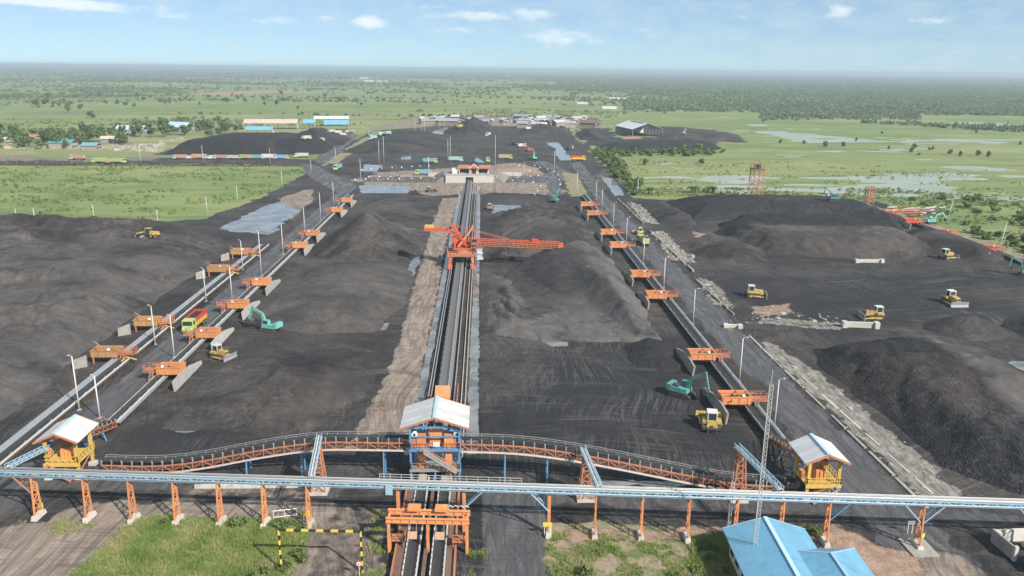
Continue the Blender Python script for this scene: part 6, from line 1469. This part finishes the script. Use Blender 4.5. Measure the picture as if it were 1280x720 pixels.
scatter(bt, spots_in(PX((742, 192), (756, 188), (775, 205), (800, 245), (785, 245), (772, 225)), 46, 9, 3.2)+spots_in(PX((758, 189), (765, 187), (905, 190), (905, 195), (765, 196)), 30, 10, 4), .8, 1.5, 6)
gb = [make_tree('bush', 'low bush on the green bank beyond the far right conveyor', 'bush', 2.0+.4*k, 2.2+.3*k, 1.2, 130, .4, 6, 90+k, 'bushes of the right green bank', 'bush_leaves', False) for k in range(2)]
scatter(gb, spots_in(PX((1130, 248), (1290, 250), (1290, 310), (1200, 282)), 26, 12, 4)+spots_in(PX((1200, 285), (1290, 300), (1290, 325)), 12, 13, 3), .7, 1.4, 7)
nb = [make_tree('bush', 'leafy green bush at the edge of the foreground grass', 'bush', 1.7, 1.5, .95, 240, .17, 8, 96+k, 'bushes of the foreground grass', 'bush_leaves', False) for k in range(2)]
scatter(nb, [at(*p) for p in ((352, 662), (366, 656), (378, 664), (355, 712), (378, 700), (205, 656), (300, 657), (330, 720))], .5, .9, 8)
wb = [make_tree('bush', 'dark green weed bush on the sandy strip beside the office', 'bush', 1.3, 1.3, .8, 220, .15, 7, 99, 'weed bushes by the office', 'bush_leaves', False)]
scatter(wb, [at(*p) for p in ((882, 684), (895, 690), (888, 700), (905, 715), (870, 718), (845, 722), (730, 722), (1022, 668), (1010, 664))], .5, 1.1, 9)
for k, (px, py, lab) in enumerate(((811, 243, 'big leaved banana clump left of a pair in the right field'), (868, 241, 'big leaved banana clump, middle one in the right field'), (891, 241, 'big leaved banana clump nearest the tall rusty tower'))):
    rs = random.Random(k); x, y = at(px, py); t = thing('banana_plant', lab, 'banana plant', (x, y, 0), k, 'banana clumps'); b = MB(); st = MB()
    for j in range(9):
        c = Vector((rs.uniform(-2.2, 2.2), rs.uniform(-1.5, 1.5), 0)); h = rs.uniform(1.4, 2.6); st.tube(c, c+Vector((0, 0, h)), .14, 6, .1)
        for i in range(6):
            a = i*1.05+rs.random(); d = Vector((math.cos(a), math.sin(a), 0)); s = Vector((-d.y, d.x, 0))*.36; p = c+Vector((0, 0, h)); e = Vector((0, 0, 1))
            b.add([p, p+d*.8+e*.7-s, p+d*.8+e*.7+s, p+d*1.7+e*.8-s, p+d*1.7+e*.8+s, p+d*2.6+e*.1], [(0, 1, 2), (1, 3, 4, 2), (3, 5, 4)])
    st.build('stem', 'bark', t); b.build('foliage', 'banana_leaves', t)

# the far woods and hedges: one mass nobody could count
def clump_mass(name, X, Y, S, H, nq, mat, seed, leaf=.45, z=None):
    rs = np.random.RandomState(seed); n = len(X)
    d = rs.normal(size=(n, nq, 3)); d /= np.linalg.norm(d, axis=2)[..., None]; d[..., 2] = np.abs(d[..., 2])*1.0-.15
    S_ = S[:, None, None]; P = d*rs.uniform(.45, 1.0, (n, nq, 1))*np.stack([S, S, H], -1)[:, None, :]
    P[..., 0] += X[:, None]; P[..., 1] += Y[:, None]; P[..., 2] += (H*.35)[:, None]+(0 if z is None else z[:, None])
    N = d+rs.normal(size=d.shape)*.5; N /= np.linalg.norm(N, axis=2)[..., None]
    A = np.cross(N, rs.normal(size=d.shape)); A /= np.linalg.norm(A, axis=2)[..., None]; B = np.cross(N, A)
    s = leaf*np.minimum(S, H)[:, None, None]*rs.uniform(.6, 1.4, (n, nq, 1))
    Q = np.stack([P-A*s-B*s*.6, P+A*s*.8-B*s, P+A*s+B*s*.7, P-A*s*.7+B*s], 2).reshape(-1, 3)
    o = quads_obj(name, Q, M[mat]); tag(o, kind='stuff'); return o
rs = np.random.RandomState(12)
def pxy(X, Y):
    d = np.stack([X, Y, np.full(X.shape, -CAM_H)], -1); w = d@_fw; return 640+F*(d@_rt)/w, 360-F*(d@_up)/w
n = 330000
Yf = np.exp(rs.uniform(math.log(820), math.log(19000), n)); Xf = Yf*rs.uniform(-.70, .74, n)
px, py = pxy(Xf, Yf); hz = 80+px*.0102
dy = py-hz                                                   # how far below the horizon this ground lies
lat = fbm(Xf/420, Yf/520, 51, 4); row = fbm(Xf/260, Yf/38, 57, 3); fine_ = fbm(Xf/60, Yf/60, 58, 3)
dens = np.zeros(n)
left = sst(560, 420, px); right = sst(700, 860, px)
dens += sst(15, 6, dy)*.55                                   # woods along the horizon
dens += np.where(dy < 45, sst(.50, .60, lat)*.35, 0)*(1-right*.3)
dens += sst(.60, .66, row)*.30*(dy < 62)*(1-right)           # hedges
dens += right*sst(62, 56, dy+4*(fine_-.5)-(px-960)*.0)*np.where(px > 950, 1, sst(950, 780, px)*0+sst(48, 40, dy))*.75*(.35+sst(.4, .6, lat))
dens += ((px > 780) & (px < 965) & (dy > 41) & (dy < 51))*.9
dens += sst(640, 760, px)*sst(36, 22, dy)*.5
dens += ((px > 1040) & (dy > 62) & (dy < 72) & (np.abs(dy-63-(px-1150)*.055) < 3.5))*.9
dens *= ~((px > 1150) & (dy > 52) & (dy < 64) & (py < 172))
dens *= 1-.8*((px > 225) & (px < 385) & (dy > 27) & (dy < 36))-.9*((px > 430) & (px < 520) & (dy > 12) & (dy < 20))*0
dens *= ~((px > 60) & (px < 760) & (py > 146))
dens *= np.where(right > .5, 1, .15+1.25*sst(.44, .58, fbm(Xf/170, Yf/95, 66, 3)))
keep = rs.uniform(0, 1, n) < dens*np.clip(Yf/2600, .12, 1.0)*.62
Xf, Yf, pxk = Xf[keep], Yf[keep], px[keep]
S = np.clip(Yf/900, 1.3, 16)**.8*2.1*rs.uniform(.5, 1.2, len(Xf)); H = np.clip(2.2+Yf/1700, 2.6, 8)*rs.uniform(.7, 1.3, len(Xf))
print('forest clumps', len(Xf))
clump_mass('forest', Xf, Yf, S, H, 15, 'forest_leaves', 5)
# scrub and tussocks in the verges and meadows
def scrub(poly, n, seed, smin, smax, thr=.45, sc=18):
    rs = np.random.RandomState(seed); x0, x1, y0, y1 = bb(poly, 0); X = rs.uniform(x0, x1, n*6); Y = rs.uniform(y0, y1, n*6)
    ok = (sd_poly(X, Y, poly) > 0)&(fbm(X/sc, Y/(sc*.6), seed, 3) > thr); X, Y = X[ok][:n], Y[ok][:n]; s = rs.uniform(smin, smax, len(X)); return X, Y, s
parts_ = [scrub(PX((-40, 200), (400, 208), (386, 213), (330, 243), (150, 282), (-40, 288)), 1700, 61, .3, 1.1, .5), scrub(PX((800, 248), (1100, 250), (1290, 322), (1290, 250), (1100, 236), (800, 236)), 1300, 62, .3, 1.1, .45),
          scrub(PX((770, 195), (1290, 215), (1290, 255), (1130, 242), (800, 240)), 700, 63, .3, .9, .55), scrub(PX((560, 146), (760, 150), (790, 140), (640, 136), (480, 150)), 500, 64, .8, 2.2, .5), scrub(PX((-40, 150), (300, 150), (420, 148), (470, 158), (300, 158), (60, 174), (-40, 172)), 900, 65, .6, 2.2, .5)]
X = np.concatenate([p[0] for p in parts_]); Y = np.concatenate([p[1] for p in parts_]); S = np.concatenate([p[2] for p in parts_])
clump_mass('scrub', X, Y, S, S*.75, 12, 'scrub_leaves', 6, .42)
# foreground grass blades
def blades(polys, seed):
    rs = np.random.RandomState(seed); out = []
    for poly, n, h0, h1, thr in polys:
        x0, x1, y0, y1 = bb(poly, .5); X = rs.uniform(x0, x1, n*3); Y = rs.uniform(y0, y1, n*3)
        d = sd_poly(X, Y, poly)+(fbm(X/1.6, Y/1.6, 4, 3)-.5)*2; ok = (d > rs.uniform(-.9, .9, len(X)))&(fbm(X/2.6, Y/2.6, 8, 3) > thr); X, Y = X[ok][:n], Y[ok][:n]
        m = len(X); k = 6
        a = rs.uniform(0, 6.28, (m, k)); r = rs.uniform(0, .16, (m, k)); bx = X[:, None]+r*np.cos(a); by = Y[:, None]+r*np.sin(a)
        h = (rs.uniform(h0, h1, m)*(.55+.9*fbm(X/3.5, Y/3.5, 14, 2)))[:, None]*rs.uniform(.6, 1.1, (m, k)); ln = h*rs.uniform(.15, .6, (m, k)); w = rs.uniform(.025, .06, (m, k)); g = rs.uniform(0, 6.28, (m, k)); z0 = np.zeros_like(h)-.05
        tx, ty = bx+ln*np.cos(a), by+ln*np.sin(a); sx, sy = w*np.cos(g), w*np.sin(g)
        out.append(np.stack([np.stack([bx-sx, by-sy, z0], -1), np.stack([bx+sx, by+sy, z0], -1), np.stack([tx+sx*.3, ty+sy*.3, h], -1), np.stack([tx-sx*.3, ty-sy*.3, h], -1)], 2).reshape(-1, 3))
    return np.concatenate(out)
LG = PX((82, 730), (165, 654), (200, 648), (330, 652), (384, 655), (376, 690), (352, 735))
V = blades([(LG, 12000, .2, .6, .22), (PX((684, 725), (690, 668), (760, 672), (900, 676), (1010, 670), (915, 725)), 2600, .2, .55, .5), (PX((860, 676), (905, 666), (925, 725), (850, 725)), 1200, .3, .7, .35), (PX((478, 720), (486, 690), (470, 640), (455, 720)), 260, .2, .5, .45), (PX((590, 720), (585, 690), (600, 690), (606, 720)), 200, .2, .45, .4), (PX((20, 655), (60, 645), (120, 655), (60, 670)), 320, .15, .4, .5)], 21)
o = quads_obj('grass', V, M['grass_blades']); tag(o, kind='stuff')

# ------------------------------------------------------------------ sun, sky, air, camera
SUN_EL, SUN_AZ = R(37), R(137)                      # azimuth clockwise from +y
sd = Vector((math.sin(SUN_AZ)*math.cos(SUN_EL), math.cos(SUN_AZ)*math.cos(SUN_EL), math.sin(SUN_EL)))
L = bpy.data.lights.new('sun', 'SUN'); L.energy = 4.4; L.angle = R(.55); L.color = (1.0, .93, .84)
lo = bpy.data.objects.new('sun', L); COL.objects.link(lo); lo.rotation_euler = sd.to_track_quat('Z', 'Y').to_euler(); lo.location = (120, -120, 160)
w = bpy.data.worlds.new('World'); scene.world = w; w.use_nodes = True; nt = w.node_tree; nt.nodes.clear()
N = nt.nodes.new; LK = nt.links.new
sky = N('ShaderNodeTexSky'); sky.sky_type = 'NISHITA'; sky.sun_disc = False; sky.sun_elevation = SUN_EL; sky.sun_rotation = SUN_AZ
sky.altitude = 60; sky.air_density = .6; sky.dust_density = 0.0; sky.ozone_density = 5.0
tc = N('ShaderNodeTexCoord'); sx = N('ShaderNodeSeparateXYZ'); LK(tc.outputs['Generated'], sx.inputs[0])
def mth(op, a, b=None, c=None, clamp=False):
    m = N('ShaderNodeMath'); m.operation = op; m.use_clamp = clamp
    for i, v in enumerate((a, b, c)):
        if v is None: continue
        if isinstance(v, bpy.types.NodeSocket): LK(v, m.inputs[i])
        else: m.inputs[i].default_value = v
    return m.outputs[0]
az = mth('ARCTAN2', sx.outputs[0], sx.outputs[1]); el = mth('ARCSINE', sx.outputs[2])
cv = N('ShaderNodeCombineXYZ'); LK(mth('MULTIPLY', az, 24.0), cv.inputs[0]); LK(mth('MULTIPLY', el, 62.0), cv.inputs[1])
def wn(scale, det, rough):
    n_ = N('ShaderNodeTexNoise'); LK(cv.outputs[0], n_.inputs['Vector']); n_.inputs['Scale'].default_value = scale; n_.inputs['Detail'].default_value = det; n_.inputs['Roughness'].default_value = rough; return n_.outputs[0]
n1 = wn(1.0, 6, .62); n2 = wn(3.1, 4, .6)
cover = None
def dirpx(px, py):
    d = _fw*F+_rt*(px-640)-_up*(py-360); d = d/np.linalg.norm(d); return math.atan2(d[0], d[1]), math.asin(d[2])
for px, py, wx, wy, a in ((60, 3, 75, 6, 1.25), (215, 19, 40, 6, .8), (350, 25, 42, 7, .85), (462, 28, 24, 10, 1.15), (405, 22, 14, 5, .6), (610, 20, 80, 9, .85), (700, 46, 50, 13, .9), (580, 37, 50, 8, .65), (790, 35, 40, 8, .5), (815, 48, 18, 6, .6), (1052, 12, 22, 11, .85), (930, 22, 18, 7, .6), (1165, 26, 42, 9, .6), (1260, 50, 22, 10, .55), (1190, 52, 40, 10, .45), (945, 52, 32, 8, .45), (860, 45, 28, 8, .4), (150, 12, 40, 5, .5), (120, 8, 90, 7, .9), (280, 10, 60, 6, .55), (540, 8, 60, 6, .6), (660, 18, 45, 9, .85), (740, 52, 30, 7, .7), (1000, 6, 60, 5, .45)):
    a0, e0 = dirpx(px, py); kx, ky = wx/1000*1.05, wy/1000*1.05
    q = mth('ADD', mth('POWER', mth('DIVIDE', mth('SUBTRACT', az, a0), kx), 2.0), mth('POWER', mth('DIVIDE', mth('SUBTRACT', el, e0), ky), 2.0))
    g = mth('MULTIPLY', mth('POWER', 2.718, mth('MULTIPLY', q, -1.0)), a)
    cover = g if cover is None else mth('MAXIMUM', cover, g)
dn = mth('ADD', mth('MULTIPLY', n1, .75), mth('MULTIPLY', n2, .35))
cl = mth('SUBTRACT', mth('ADD', mth('MULTIPLY', cover, .62), dn), .82)
mr = N('ShaderNodeMapRange'); mr.interpolation_type = 'SMOOTHSTEP'; LK(cl, mr.inputs[0]); mr.inputs[1].default_value = 0.0; mr.inputs[2].default_value = .42; mr.inputs[4].default_value = .78
veil = N('ShaderNodeMapRange'); LK(n1, veil.inputs[0]); veil.inputs[1].default_value = .38; veil.inputs[2].default_value = .78; veil.inputs[3].default_value = .38; veil.inputs[4].default_value = .72
mx = N('ShaderNodeMix'); mx.data_type = 'RGBA'; LK(veil.outputs[0], mx.inputs[0]); tint = N('ShaderNodeMix'); tint.data_type = 'RGBA'; tint.blend_type = 'MULTIPLY'; tint.inputs[0].default_value = 1; LK(sky.outputs[0], tint.inputs[6]); tint.inputs[7].default_value = (.82, .98, 1.04, 1); LK(tint.outputs[2], mx.inputs[6]); mx.inputs[7].default_value = (6.6, 8.0, 8.7, 1)
bg = N('ShaderNodeBackground'); mc = N('ShaderNodeMix'); mc.data_type = 'RGBA'; LK(mr.outputs[0], mc.inputs[0]); LK(mx.outputs[2], mc.inputs[6]); mc.inputs[7].default_value = (9.6, 10.2, 10.4, 1); LK(mc.outputs[2], bg.inputs[0]); bg.inputs[1].default_value = .07
wo = N('ShaderNodeOutputWorld'); LK(bg.outputs[0], wo.inputs[0])
# air
HZ = NT('haze'); v = HZ.n('ShaderNodeVolumePrincipled'); v.inputs['Color'].default_value = (.74, .90, 1.0, 1); v.inputs['Density'].default_value = .00017; v.inputs['Anisotropy'].default_value = .1
HZ.t.links.new(v.outputs[0], HZ.out.inputs[1])
b = MB(); b.box(-46000, 46000, -4000, 46000, -6, 70); o = b.build('haze', HZ.m); tag(o, kind='stuff')
cam = bpy.data.cameras.new('camera'); co = bpy.data.objects.new('camera', cam); COL.objects.link(co); scene.camera = co
cam.sensor_width = 36; cam.lens = 36*F/1280; cam.clip_start = .5; cam.clip_end = 200000
mtx = Matrix(((_rt[0], _up[0], -_fw[0], 0), (_rt[1], _up[1], -_fw[1], 0), (_rt[2], _up[2], -_fw[2], CAM_H), (0, 0, 0, 1)))
co.matrix_world = mtx
scene.view_settings.view_transform = 'Standard'; scene.view_settings.look = 'None'; scene.view_settings.gamma = 1; scene.view_settings.exposure = 0.54
c = scene.cycles; c.max_bounces = 4; c.diffuse_bounces = 2; c.glossy_bounces = 2; c.transmission_bounces = 2; c.volume_bounces = 0; c.transparent_max_bounces = 4
c.use_denoising = True; c.caustics_reflective = False; c.caustics_refractive = False; c.use_adaptive_sampling = True; c.adaptive_threshold = .02
scene.render.threads_mode = 'AUTO'
print('objects', len(bpy.data.objects))
